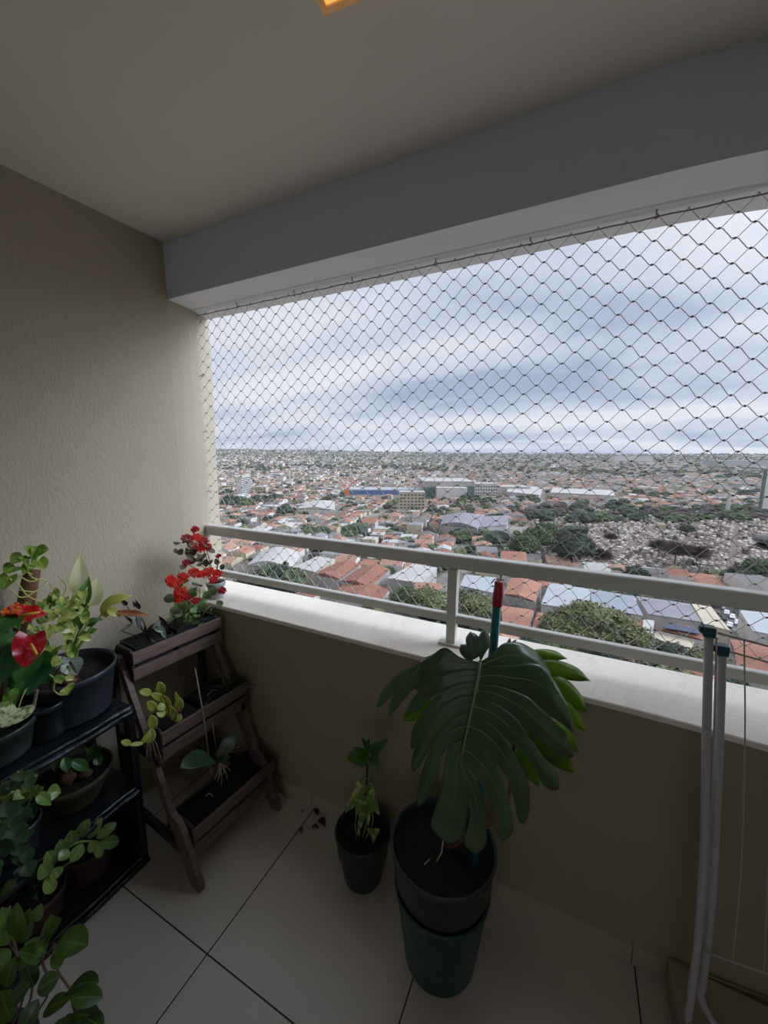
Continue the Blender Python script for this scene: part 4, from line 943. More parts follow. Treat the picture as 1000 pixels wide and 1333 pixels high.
def cmat(k, c, rough=.9, var=.2, scale=.15):
    t = NT('city_' + k); base = lin(c); v = t.coord(); n = t.noise(v, scale, 4, .6); n2 = t.noise(v, .9, 3, .6)
    c1 = t.ramp(n, [(.3, tuple(x*(1-var) for x in base[:3])), (.7, tuple(min(1, x*(1+var)) for x in base[:3]))])
    st = t.ramp(t.noise(t.coord('Object', (1, 1, 1)), .45, 5, .75), [(.55, (0, 0, 0)), (.66, (1, 1, 1))])
    c1 = t.mix(t.math('MULTIPLY', st, .35), c1, tuple(x*.55 for x in base[:3]) + (1,))
    if 'roof' in k or k in ('terracotta', 'rust', 'pale_terracotta'):
        wv = t.node('ShaderNodeTexWave'); wv.inputs['Scale'].default_value = .55; wv.inputs['Distortion'].default_value = .6; t.link(t.coord('Object', (1, .35, 0)), wv.inputs[0])
        c1 = t.mix(t.math('MULTIPLY', wv.outputs['Fac'], .22), c1, tuple(x*.6 for x in base[:3]) + (1,))
    t.col(c1); t.b.inputs['Roughness'].default_value = rough; cm[k] = t.m; return t.m
cmat('terracotta', 'a26f5a', var=.28, scale=.09); cmat('rust', '8c5b49', var=.28, scale=.09); cmat('pale_terracotta', 'a67e69', var=.2); cmat('brown_roof', '735a50', var=.25)
cmat('pale_roof', 'b3aea8', var=.12); cmat('grey_roof', '878488', var=.15); cmat('dark_roof', '706b69', var=.2)
cmat('white_wall', 'c4c0bb', var=.08); cmat('cream_wall', 'b8ac94', var=.1); cmat('grey_wall', 'a39d98', var=.15)
cmat('glass_green', '4f6b66', .3); cmat('blue_paint', '4f6f9e', .7); cmat('orange_sign', 'e0733a', .6); cmat('light_blue_roof', 'a6a8aa', .6, var=.06); cmat('pale_blue_roof', '8c9096', .6, var=.07)
cmat('asphalt', '6f6b6a'); cmat('window_dark', '4a4d52', .4); cmat('tomb_white', 'c6bab0', var=.12); cmat('tomb_grey', '9c938b', var=.2); cmat('tomb_dark', '5f5650', var=.2); cmat('path_dirt', '6f5d54', var=.25)
ROOF = ['terracotta', 'rust', 'pale_terracotta', 'brown_roof', 'pale_roof', 'grey_roof', 'dark_roof']; WALL = ['white_wall', 'cream_wall', 'grey_wall']
ALLM = [cm[k] for k in ROOF + WALL]
def ground_mat():
    t = NT('city_ground'); v = t.coord(); n = t.noise(v, .035, 6, .7); n2 = t.noise(v, .25, 4, .6)
    c = t.ramp(n, [(.3, lin('5c6450')[:3]), (.45, lin('807a72')[:3]), (.6, lin('94887e')[:3]), (.75, lin('a89c92')[:3])])
    k = t.ramp(n2, [(.5, (0, 0, 0)), (.6, (1, 1, 1))]); t.col(t.mix(t.math('MULTIPLY', k, .35), c, lin('59604a'))); t.b.inputs['Roughness'].default_value = 1
    return t.m
# terrain
rs = [0, 30, 80, 150, 250, 400, 600, 900] + [1100+i*200 for i in range(23)] + [5800, 6400, 7500, 9500]
nA = 120; mb = MB(); vs = []
for r in rs:
    for j in range(nA):
        a = 2*PI*j/nA; x, y = r*math.cos(a), r*math.sin(a); z = Tz(x, y)
        if r > 5800: z -= (r-5800)*.02
        vs.append((x, y, z))
mb.add(vs, [(i*nA+j, i*nA+(j+1) % nA, (i+1)*nA+(j+1) % nA, (i+1)*nA+j)[::-1] for i in range(len(rs)-1) for j in range(nA)])
struct(mb.build('ground', ground_mat()))
def inpoly(x, y, P):
    c = False; j = len(P)-1
    for i in range(len(P)):
        if (P[i][1] > y) != (P[j][1] > y) and x < (P[j][0]-P[i][0])*(y-P[i][1])/(P[j][1]-P[i][1])+P[i][0]: c = not c
        j = i
    return c
avoid = []
def block(name, label, quad, h, roof, wall='white_wall', cat='building', z0=0, group=None, windows=0, gable=0, off=True):
    """prism whose roof outline is seen at these pixels, standing on the ground"""
    R = [PZ(u, v, G+h) for u, v in quad]; c = sum(R, V((0, 0, 0)))/len(R)
    if off: avoid.append([(c.x + (p.x-c.x)*1.12, c.y + (p.y-c.y)*1.12) for p in R])
    e = thing(name, label, cat, (c.x, c.y, G+z0), group)
    n = len(R); m_ = MB(); m_.add([(p.x, p.y, G+z0) for p in R] + [(p.x, p.y, G+h-.4) for p in R], [(i, (i+1) % n, n+(i+1) % n, n+i) for i in range(n)] + [tuple(range(n)), tuple(range(n, 2*n))]); m_.build('walls', cm[wall], e, smooth=False)
    m_ = MB()
    if gable and n == 4:
        a, b = (R[0]+R[3])/2 + V((0, 0, gable)), (R[1]+R[2])/2 + V((0, 0, gable)); K = 8; vs = []
        for i in range(K+1):
            t_ = i/K; q = 1-abs(2*t_-1) if gable < 50 else 0; zz = gable*(math.sin(PI*t_) if gable > 2.9 else q)
            vs += [R[0].lerp(R[3], t_) + V((0, 0, zz)), R[1].lerp(R[2], t_) + V((0, 0, zz))]
        m_.add(vs, [(2*i, 2*i+1, 2*i+3, 2*i+2) for i in range(K)] + [tuple(2*i for i in range(K+1)), tuple(2*i+1 for i in range(K+1))[::-1]])
    else:
        s_ = 1.02; m_.add([c + (p-c)*s_ - V((0, 0, .4)) for p in R] + [c + (p-c)*s_ for p in R], [(i, (i+1) % n, n+(i+1) % n, n+i) for i in range(n)] + [tuple(range(n)), tuple(range(n, 2*n))])
    m_.build('roof', cm[roof], e, smooth=False)
    return e
def tower(name, label, u0, u1, vt, vb, dep, wall, floors=0, cols=0, roofm='pale_roof', cat='building', win='window_dark', groundz=None):
    a, b = PZ(u0, vb, G), PZ(u1, vb, G)
    if groundz is not None: a, b = PZ(u0, vb, groundz), PZ(u1, vb, groundz)
    b = V((ray(u1, vb).x, ray(u1, vb).y, 0)); b = b*(a.dot(V((-math.sin(YAW), math.cos(YAW), 0)))/b.dot(V((-math.sin(YAW), math.cos(YAW), 0)))); b.z = a.z
    fw = V((-math.sin(YAW), math.cos(YAW), 0)); rt = (b-a).normalized(); W = (b-a).length
    top = PD((u0+u1)/2, vt, proj(((a+b)/2))[2]); hgt = top.z - a.z; z0 = a.z
    e = thing(name, label, cat, ((a+b)/2)); avoid.append([(a.x-5, a.y-10), (b.x+5, b.y-10), ((b+fw*dep).x+5, (b+fw*dep).y+5), ((a+fw*dep).x-5, (a+fw*dep).y+5)])
    def bx(m_, s0, s1, d0, d1, q0, q1):
        P_ = lambda s, d, z: a + rt*s + fw*d + V((0, 0, z))
        m_.add([P_(s, d, z) for z in (q0, q1) for s, d in ((s0, d0), (s1, d0), (s1, d1), (s0, d1))], [(0, 3, 2, 1), (4, 5, 6, 7), (0, 1, 5, 4), (1, 2, 6, 5), (2, 3, 7, 6), (3, 0, 4, 7)])
    m_ = MB(); bx(m_, 0, W, 0, dep, 0, hgt); m_.build('walls', cm[wall], e, smooth=False)
    m_ = MB(); bx(m_, -.3, W+.3, -.3, dep+.3, hgt, hgt+.8); m_.build('roof', cm[roofm], e, smooth=False)
    if floors:
        fh = hgt/(floors+.5)
        for f in range(floors):
            for c_ in range(cols):
                m_ = MB(); w_ = W/(cols); bx(m_, c_*w_+w_*.22, c_*w_+w_*.78, -.15, .1, fh*(f+.5), fh*(f+.5)+fh*.5); m_.build('window', cm[win], e, smooth=False)
    return e, bx, W, hgt
# landmarks
e, bx, W, hg = tower('office_tower', 'tall white tower with a dark-striped right half standing above the left city', 308, 316, 621, 646, 38, 'white_wall')
for k in range(9): m_ = MB(); bx(m_, W-.1, W+.3, 1, 37, hg*(.06+k*.105), hg*(.06+k*.105)+hg*.055); m_.build('window_band', cm['window_dark'], e, smooth=False)
tower('apartment_building', 'cream apartment block with rows of small windows in the middle of the city', 520, 553, 641, 664, 16, 'cream_wall', 5, 7)
tower('apartment_annex', 'low grey building with dark openings just right of the white tower', 332, 346, 634, 643, 14, 'cream_wall', 2, 4)
e, bx, W, hg = tower('shopping_centre', 'large pale grey commercial building with green glass ends in mid city', 551, 617, 627, 650, 70, 'grey_wall')
m_ = MB(); bx(m_, 0, W*.22, -1, .2, hg*.12, hg*.7); bx(m_, W*.84, W, -1, .2, hg*.1, hg*.75); m_.build('glass_facade', cm['glass_green'], e, smooth=False)
m_ = MB(); bx(m_, W*.24, W*.82, -14, 0, 0, hg*.72); m_.build('entrance_block', cm['white_wall'], e, smooth=False)
e, bx, W, hg = tower('store_building', 'long low blue and white store with an orange sign at its left end', 449, 560, 638, 648, 40, 'white_wall', roofm='light_blue_roof')
m_ = MB(); bx(m_, 0, W, -.6, .1, hg*.45, hg*.95); m_.build('fascia', cm['blue_paint'], e, smooth=False)
m_ = MB(); bx(m_, 0, W*.05, -1.4, -.5, hg*.3, hg*1.15); m_.build('sign', cm['orange_sign'], e, smooth=False)
tower('white_slab_building', 'white hospital-like long block on the right of the grey commercial building', 618, 648, 630, 645, 25, 'white_wall', 3, 9)
tower('grey_factory', 'grey-white tall factory wall right of the commercial building', 640, 690, 634, 644, 30, 'pale_roof')
tower('water_tower', 'slim white chimney-like tower right of the striped office tower', 375, 377.5, 612, 629, 4, 'white_wall', cat='tower')
tower('chimney_stack', 'thin pale mast beside the cemetery near the right frame edge', 946.5, 949, 638, 672, 3, 'white_wall', cat='tower')
tower('white_tower_block', 'pale tower cut off by the right frame edge with a dark teal corner', 990.6, 1040, 610, 672, 5, 'white_wall')
tower('dark_corner_tower', 'narrow dark teal strip building hugging the cut-off pale tower', 988, 990.3, 610, 672, 2, 'glass_green')
tower('far_slab_building', 'tiny white slab building on the far slope at left of centre', 420, 436, 595, 601, 20, 'white_wall', groundz=-30)
tower('far_white_hall', 'far white hall below the skyline on the right', 800, 850, 594, 600, 40, 'white_wall', groundz=-25)
tower('far_right_hall', 'far pale long hall near the horizon at the right edge', 930, 1000, 600, 606, 40, 'light_blue_roof', groundz=-30)
tower('telecom_mast', 'hair-thin mast on the skyline left of centre', 447.0, 447.6, 582, 589, 3, 'grey_wall', cat='tower', groundz=0)
tower('radio_mast', 'hair-thin mast on the skyline right of the first mast', 464.0, 464.6, 580, 589, 3, 'grey_wall', cat='tower', groundz=0)
tower('relay_mast', 'hair-thin mast on the skyline above the middle post', 613.0, 613.6, 582, 590, 3, 'grey_wall', cat='tower', groundz=0)
blocks = [
 ('warehouse', 'white gabled warehouse group left of the cream apartment block', [(387, 662), (392, 655), (436, 652), (436, 664)], 8, 'pale_roof', 'white_wall', 2.5),
 ('grey_hall', 'wide pale grey hall with a barrel roof below the commercial building', [(573, 683), (578, 671), (628, 672), (622, 688)], 9, 'grey_roof', 'grey_wall', 3),
 ('long_grey_hall', 'second grey hall joined to the right of the barrel roof hall', [(622, 686), (628, 672), (662, 671), (660, 683)], 8, 'grey_roof', 'grey_wall', 0),
 ('blue_shop', 'low building with blue and yellow front beside the grey halls', [(618, 691), (626, 683), (656, 684), (652, 695)], 5, 'pale_blue_roof', 'cream_wall', 0),
 ('white_long_shed', 'very long white roof in front of the dark trees right of centre', [(718, 641), (720, 635), (797, 638), (800, 645)], 9, 'pale_roof', 'white_wall', 0),
 ('white_factory', 'white roofed factory left of the long white roof', [(660, 640), (664, 632), (706, 634), (702, 644)], 9, 'pale_roof', 'white_wall', 0),
 ('arched_warehouse', 'white arched-roof warehouse below the rail at left', [(321, 736), (341, 717), (394, 721), (378, 741)], 9, 'pale_roof', 'grey_wall', 3),
 ('beige_shed', 'pale beige roofed shed right of the arched warehouse', [(384, 738), (413, 724), (436, 728), (409, 744)], 7, 'pale_roof', 'cream_wall', 0),
 ('tiled_warehouse', 'broad terracotta roof right of the beige shed below the rail', [(409, 747), (441, 731), (470, 735), (442, 754)], 7, 'rust', 'grey_wall', 1.5),
 ('red_tiled_warehouse', 'terracotta roof just left of the long pale shed', [(444, 756), (474, 736), (508, 741), (482, 764)], 7, 'rust', 'grey_wall', 1.5),
 ('dark_tiled_house', 'lower terracotta roofs near the bottom rail left of the trees', [(436, 769), (455, 756), (507, 768), (492, 786)], 6, 'rust', 'white_wall', 1.5),
 ('long_pale_shed', 'long pale grey shed roof left of the railing post', [(505, 752), (538, 734), (569, 739), (548, 759)], 8, 'pale_roof', 'grey_wall', 0),
 ('white_workshop', 'white roof right of the railing post behind the teal pole', [(600, 762), (606, 748), (646, 752), (644, 772)], 6, 'light_blue_roof', 'white_wall', 0),
 ('terracotta_warehouse', 'large terracotta roof right of the teal pole with small vents', [(656, 773), (665, 752), (705, 759), (697, 783)], 7, 'terracotta', 'grey_wall', 1),
 ('terracotta_block', 'square terracotta roof low behind the bottom rail by the pole', [(652, 788), (695, 794), (688, 820), (654, 810)], 7, 'terracotta', 'grey_wall', 1),
 ('small_tiled_block', 'narrow terracotta roof between the dark alley and the big tree', [(700, 797), (722, 800), (716, 824), (692, 820)], 6, 'terracotta', 'grey_wall', .5),
 ('light_blue_warehouse', 'broad pale blue roof in the middle below the rail', [(705, 786), (716, 759), (769, 767), (766, 795)], 8, 'light_blue_roof', 'white_wall', 0),
 ('blue_grey_warehouse', 'blue-grey roof right of the broad pale blue one', [(770, 790), (770, 767), (824, 776), (837, 801)], 8, 'pale_blue_roof', 'white_wall', 0),
 ('tiled_row_house', 'terracotta row roof right of the big olive tree', [(772, 796), (840, 804), (838, 821), (796, 815)], 5, 'rust', 'white_wall', 1),
 ('grey_roofed_depot', 'flat grey depot roof below the rail right of the blue-grey roof', [(829, 776), (898, 786), (913, 809), (845, 799)], 6, 'grey_roof', 'grey_wall', 0),
 ('beige_strip_building', 'long beige roof strip left of the parked cars', [(901, 786), (926, 790), (950, 820), (917, 812)], 6, 'cream_wall', 'cream_wall', 0),
 ('blue_roofed_hall', 'pale blue roof cut by the frame right of the parked cars', [(963, 794), (1030, 801), (1040, 832), (981, 821)], 8, 'light_blue_roof', 'white_wall', 0),
 ('solar_panel_house', 'terracotta roof carrying dark solar panels beside the beige wall', [(858, 820), (868, 812), (925, 823), (918, 834)], 6, 'rust', 'white_wall', .8),
 ('white_front_building', 'white-walled building with striped front below the solar panels', [(847, 829), (856, 822), (905, 834), (898, 846)], 5, 'cream_wall', 'white_wall', 0),
 ('rust_roofed_block', 'brownish red roofs seen through the clothes airer', [(950, 832), (1030, 842), (1040, 885), (960, 872)], 6, 'rust', 'grey_wall', 1.5),
 ('small_white_house', 'white house with a door right of the terracotta row roof', [(838, 806), (852, 808), (850, 824), (836, 822)], 6, 'pale_roof', 'white_wall', 0),
]
for nm, lb, qd, h, rf, wl, gb_ in blocks:
    eb = block(nm, lb, qd, h, rf, wl, gable=gb_)
    if nm == 'solar_panel_house':
        R = [PZ(u, v, G+7.2) for u, v in ((862, 817), (869, 811), (916, 820), (912, 826))]; m_ = MB(); m_.add(R + [p + V((0, 0, .15)) for p in R], [(0, 1, 2, 3), (7, 6, 5, 4), (0, 4, 5, 1), (1, 5, 6, 2), (2, 6, 7, 3), (3, 7, 4, 0)]); m_.build('solar_panels', plain('solar_panel_blue', '2f3a55', .3), eb, smooth=False)
# cemetery, parking
CEM = [tuple(PZ(u, v, G)[:2]) for u, v in ((700, 668), (800, 662), (1040, 668), (1070, 700), (1070, 756), (960, 752), (870, 746), (792, 740), (690, 722), (672, 712))]
avoid.append(CEM)
PARK = [tuple(PZ(u, v, G)[:2]) for u, v in ((928, 792), (965, 796), (985, 822), (955, 822))]; avoid.append(PARK)
mb = MB(); mb.add([(x, y, G+.15) for x, y in CEM], [tuple(range(len(CEM)))]); mb.add([(x, y, G+.05) for x, y in CEM], [tuple(range(len(CEM)))[::-1]]); struct(mb.build('cemetery_ground', cm['path_dirt'], smooth=False))
mb = MB(); mb.add([(x, y, G+.2) for x, y in PARK], [(0, 1, 2, 3)]); mb.add([(x, y, G+.1) for x, y in PARK], [(3, 2, 1, 0)]); struct(mb.build('parking_ground', cm['asphalt'], smooth=False))
a, b = PZ(792, 742, G), PZ(872, 749, G)
e = thing('boundary_wall', 'long white wall along the near side of the cemetery', 'wall', (a+b)/2); mb = MB(); d = (b-a).normalized(); n_ = V((-d.y, d.x, 0))*.3
mb.add([a-n_, b-n_, b+n_, a+n_] + [p + V((0, 0, 3.2)) for p in (a-n_, b-n_, b+n_, a+n_)], [(0, 1, 2, 3), (7, 6, 5, 4), (0, 4, 5, 1), (1, 5, 6, 2), (2, 6, 7, 3), (3, 7, 4, 0)]); mb.build('wall_body', cm['white_wall'], e, smooth=False)
# cars
cc_ = {'white': plain('white_car_paint', 'd8d8d8', .3), 'dark': plain('dark_car_paint', '30343a', .3), 'silver': plain('silver_car_paint', '9a9da2', .3)}
def car_proto(col):
    m_ = MB(); L_, W_ = 2.1, .85
    prof = [(-2.1, .35), (-2.1, .8), (-1.7, .92), (-1.2, .95), (-.7, 1.42), (.7, 1.45), (1.35, .95), (2.0, .8), (2.1, .6), (2.1, .35)]
    k = len(prof); vs = [(x, -W_ + (.12 if z > 1 else 0), z) for x, z in prof] + [(x, W_ - (.12 if z > 1 else 0), z) for x, z in prof]
    m_.add(vs, [tuple(range(k))[::-1], tuple(range(k, 2*k))] + [(i, (i+1) % k, k+(i+1) % k, k+i) for i in range(k)])
    for (x0, x1) in ((-1.15, -.75), (.8, 1.25)): pass
    m_.add([(-1.15, -.72, .99), (-.72, -.70, 1.38), (-.72, .70, 1.38), (-1.15, .72, .99)], [(0, 1, 2, 3)], 1); m_.add([(1.28, -.72, 1.0), (.74, -.7, 1.42), (.74, .7, 1.42), (1.28, .72, 1.0)], [(3, 2, 1, 0)], 1)
    for x in (-1.3, 1.3):
        for y in (-.86, .66): m_.tube([(x, y, .33), (x, y+.2, .33)], .33, 12, 1)
    me = m_.build('car', [cc_[col], cm['window_dark']], smooth=False); return me
cars = [(934, 797, 'dark'), (946, 799, 'white'), (953, 804, 'white'), (958, 797, 'dark'), (960, 812, 'white'), (968, 816, 'silver'), (973, 811, 'dark'), (966, 803, 'silver'), (942, 806, 'dark'), (950, 815, 'white'), (978, 818, 'dark'), (940, 792, 'silver')]
clab = {'white': 'white car parked in the lot between the beige and pale blue roofs', 'dark': 'dark car parked in the lot between the beige and pale blue roofs', 'silver': 'silver car parked in the lot between the beige and pale blue roofs'}
protos = {}
for i, (u, v, k) in enumerate(cars):
    if k not in protos: o = protos[k] = car_proto(k)
    else: o = protos[k].copy(); C.objects.link(o)
    o.location = PZ(u, v, G+.2); o.rotation_euler = (0, 0, 1.25 + .06*(i % 3)); tag(o, clab[k], 'car', k + ' cars in the parking lot')

# houses
def house_arrays(w, d, h, rh, kind):
    x, y = w/2, d/2; o_ = .35
    vs = [(-x, -y, 0), (x, -y, 0), (x, y, 0), (-x, y, 0), (-x, -y, h), (x, -y, h), (x, y, h), (-x, y, h)]
    if kind == 'gable': vs += [(-x, 0, h+rh), (x, 0, h+rh)]; fs = [((0, 1, 5, 4), 1), ((1, 2, 6, 9, 5), 1), ((2, 3, 7, 6), 1), ((3, 0, 4, 8, 7), 1), ((4, 5, 9, 8), 0), ((6, 7, 8, 9), 0)]
    elif kind == 'hip': vs += [(-x+min(x, y)*.9, 0, h+rh), (x-min(x, y)*.9, 0, h+rh)]; fs = [((0, 1, 5, 4), 1), ((1, 2, 6, 5), 1), ((2, 3, 7, 6), 1), ((3, 0, 4, 7), 1), ((4, 5, 9, 8), 0), ((6, 7, 8, 9), 0), ((5, 6, 9), 0), ((7, 4, 8), 0)]
    else: fs = [((0, 1, 5, 4), 1), ((1, 2, 6, 5), 1), ((2, 3, 7, 6), 1), ((3, 0, 4, 7), 1), ((4, 5, 6, 7), 0)]
    return vs, fs
hs = []
th = math.radians(14); ct, st_ = math.cos(th), math.sin(th)
avb = [(min(p[0] for p in P), max(p[0] for p in P), min(p[1] for p in P), max(p[1] for p in P), P) for P in avoid]
def blocked(x, y, m=6):
    for x0, x1, y0, y1, P in avb:
        if x0-m < x < x1+m and y0-m < y < y1+m:
            if inpoly(x, y, P) or any(inpoly(x+dx, y+dy, P) for dx, dy in ((m, 0), (-m, 0), (0, m), (0, -m))): return True
    return False
def visible(x, y, z, m=30):
    u, v, f_ = proj((x, y, z)); return f_ > 20 and -m < u < 1000+m and v < 905
gx = -900
def lots(r0, r1, sx, sy, wr, dr, hr, prob, bx_=7, by_=2):
    X = np.arange(-r1, r1, sx)
    ny = int(2*r1/sy)
    for ix, gx in enumerate(X):
        for iy in range(ny):
            gy = -r1 + iy*sy
            px_ = gx + (ix//bx_)*0 ; 
            if ix % bx_ == 0 or iy % (by_+1) == 0 and sy < 30 and False: continue
            x, y = gx*ct - gy*st_, gx*st_ + gy*ct
            r = math.hypot(x, y)
            if r < r0 or r >= r1 or y < 0: continue
            if random.random() > prob: continue
            x += rnd(-1.5, 1.5); y += rnd(-1.5, 1.5); z = Tz(x, y)
            if not visible(x, y, z+5) or blocked(x, y): continue
            k = random.random(); far = sstep(300, 1500, r)
            pt_ = .60 - .25*far
            if noise.noise(V((x*.004, y*.004, 20))) < -.1: pt_ -= .15
            if k < pt_: rf = random.choice([0, 0, 1, 2, 2, 3]); kd = random.choice(['gable', 'hip', 'gable'])
            else: rf = random.choice([4, 4, 5, 5, 6, 6]); kd = random.choice(['flat', 'flat', 'gable'])
            hs.append((r, x, y, z, rnd(*wr), rnd(*dr), rnd(*hr) * (1.7 if random.random() < .08 else 1), rnd(1, 2), kd, rf, random.choice([0, 0, 0, 1, 1, 2]), th + random.choice([0, PI/2]) + rnd(-.03, .03)))
lots(90, 700, 12.5, 14, (9, 12.3), (9, 14), (3, 5), .93)
lots(700, 1500, 17, 18, (10, 16), (10, 17), (3.5, 6), .85)
lots(1500, 2800, 30, 32, (14, 27), (12, 26), (4, 8), .72, 9)
lots(2800, 4300, 50, 55, (16, 34), (14, 30), (4, 9), .6, 11)
lots(4300, 5400, 60, 66, (18, 36), (14, 30), (4, 8), .16, 11)
hs.sort(key=lambda q: q[0])
near = hs[:300]; far_h = hs[300:]
pro = {}
HLAB = {0: 'terracotta-tiled low house packed among the near city blocks', 1: 'rust-red tiled low house packed among the near city blocks', 2: 'faded orange-tiled low house packed among the near city blocks', 3: 'brown-roofed low house packed among the near city blocks',
        4: 'pale-roofed low building packed among the near city blocks', 5: 'grey-roofed low building packed among the near city blocks', 6: 'dark-roofed low building packed among the near city blocks'}
HG = {0: 'terracotta houses', 1: 'rust-red houses', 2: 'faded orange houses', 3: 'brown-roofed houses', 4: 'pale-roofed buildings', 5: 'grey-roofed buildings', 6: 'dark-roofed buildings'}
for (r, x, y, z, w, d, h, rh, kd, rf, wl, an) in near:
    key = (kd, rf, wl)
    if key not in pro:
        vs, fs = house_arrays(11, 12, 4, 1.6, kd); ew = MB(); rw = MB()
        for f, mi in fs: (rw if mi == 0 else ew).add([vs[i] for i in f], [tuple(range(len(f)))])
        mw = bpy.data.meshes.new('walls'); mw.from_pydata(ew.v, [], ew.f); mw.materials.append(cm[WALL[wl]]); mr = bpy.data.meshes.new('roof'); mr.from_pydata(rw.v, [], rw.f); mr.materials.append(cm[ROOF[rf]])
        pro[key] = (mw, mr)
    e = bpy.data.objects.new('house', None); C.objects.link(e); e.location = (x, y, z); e.rotation_euler = (0, 0, an); e.scale = (w/11, d/12, h/4); tag(e, HLAB[rf], 'house', HG[rf] + ' in the near city blocks')
    for nm, me in (('walls', pro[key][0]), ('roof', pro[key][1])): c = bpy.data.objects.new(nm, me); C.objects.link(c); c.parent = e
def mass(name, items, mats, label, cat):
    vv = []; ff = []; mm = []
    for vs, fs, x, y, z, an in items:
        o_ = len(vv); c_, s_ = math.cos(an), math.sin(an)
        vv += [(x + p[0]*c_ - p[1]*s_, y + p[0]*s_ + p[1]*c_, z + p[2]) for p in vs]
        for f, m_ in fs: ff.append(tuple(i+o_ for i in f)); mm.append(m_)
    me = bpy.data.meshes.new(name); me.from_pydata(vv, [], ff)
    for m_ in mats: me.materials.append(m_)
    me.polygons.foreach_set('material_index', mm); me.update()
    o = bpy.data.objects.new(name, me); C.objects.link(o); tag(o, label, cat, kind='stuff'); return o
items = []
for (r, x, y, z, w, d, h, rh, kd, rf, wl, an) in far_h:
    if r > 2600 and random.random() < .35: continue
    vs, fs = house_arrays(w, d, h, rh, kd); items.append((vs, [(f, rf if mi == 0 else 7+wl) for f, mi in fs], x, y, z-1, an))
mass('distant_houses', items, ALLM, 'thousands of small roofs spreading over the city to the horizon', 'houses')
# small white details on the near roofs: water tanks etc. are left to the meshes' colour variation
# tombs
tb = []
d0 = math.radians(-24); c0, s0 = math.cos(d0), math.sin(d0)
cxs = [p[0] for p in CEM]; cys = [p[1] for p in CEM]
for i in range(-160, 260):
    for j in range(-20, 130):
        gx, gy = i*3.1, 180 + j*4.6
        if i % 9 == 0: continue
        x, y = gx*c0 - gy*s0*0 + (gy-180)*.3, gy + gx*s0*.5
        if not inpoly(x, y, CEM): continue
        nn = noise.noise(V((x*.03, y*.03, 4)))
        if random.random() < .08: continue
        x += rnd(-.4, .4); y += rnd(-.5, .5)
        if not visible(x, y, G, 5): continue
        tb.append((math.hypot(x, y), x, y, rnd(1.5, 2.4), rnd(2.4, 3.5), rnd(.6, 1.5) if random.random() < .8 else rnd(1.8, 3.4), random.choice([0, 0, 0, 1, 1, 2]), rnd(-.05, .05)+.1))
tb.sort(key=lambda q: q[0])
TM = ['tomb_white', 'tomb_grey', 'tomb_dark']
tpro = {}
TL = {0: 'small white tomb in the dense cemetery rows beyond the long white wall', 1: 'small grey tomb in the dense cemetery rows beyond the long white wall', 2: 'small dark stone tomb in the dense cemetery rows beyond the white wall'}
def tomb_mesh(tall):
    m_ = MB(); m_.box((-.5, -.5, 0), (.5, .5, .5)); m_.box((-.42, -.42, .5), (.42, .42, .62)); m_.box((-.46, .34, .5), (.46, .48, 1.0))
    if tall: m_.box((-.4, -.3, .5), (.4, .3, .95)); m_.add([(-.5, -.4, .95), (.5, -.4, .95), (.5, .4, .95), (-.5, .4, .95), (-.5, 0, 1.1), (.5, 0, 1.1)], [(0, 1, 5, 4), (2, 3, 4, 5), (0, 4, 3), (1, 2, 5)])
    return m_
for (r, x, y, w, d, h, k, an) in tb[:300]:
    key = (k, h > 1.5)
    if key not in tpro: o = tomb_mesh(h > 1.5).build('tomb', cm[TM[k]], smooth=False); tpro[key] = o
    else: o = tpro[key].copy(); C.objects.link(o)
    o.location = (x, y, G+.1); o.rotation_euler = (0, 0, an); o.scale = (w, d, h); tag(o, TL[k], 'tomb', ['white', 'grey', 'dark'][k] + ' tombs in the cemetery')
items = []
for (r, x, y, w, d, h, k, an) in tb[300:]:
    m_ = tomb_mesh(h > 1.5); items.append(([(p[0]*w, p[1]*d, p[2]*h) for p in m_.v], [(f, k) for f in m_.f], x, y, G+.1, an))
mass('distant_tombs', items, [cm[k] for k in TM], 'dense field of pale tombs filling the cemetery behind the nearest rows', 'tombs')
# chapel-like monuments
for i, (u, v, w, h, lb) in enumerate(((800, 694, 3, 8, 'tall pale blue-white monument standing among the tombs left of centre in the cemetery'), (868, 699, 4, 6, 'white vault in the middle of the cemetery'), (862, 690, 4, 7, 'cream vault behind the white vault in the cemetery'), (912, 698, 5, 5, 'yellowish flat-roofed vault at the right of the cemetery'), (722, 697, 4, 6, 'tall white vault at the left side of the cemetery'))):
    p = PZ(u, v, G+.1); m_ = MB(); m_.box((-w/2, -w/2, 0), (w/2, w/2, h*.6)); m_.box((-w*.56, -w*.56, h*.6), (w*.56, w*.56, h*.66)); m_.add([(-w*.5, -w*.5, h*.66), (w*.5, -w*.5, h*.66), (w*.5, w*.5, h*.66), (-w*.5, w*.5, h*.66), (0, 0, h)], [(0, 1, 4), (1, 2, 4), (2, 3, 4), (3, 0, 4)])
    o = m_.build('grave_vault', cm['light_blue_roof' if i == 0 else 'cream_wall' if i in (2, 3) else 'white_wall'], smooth=False); o.location = p; tag(o, lb, 'monument')

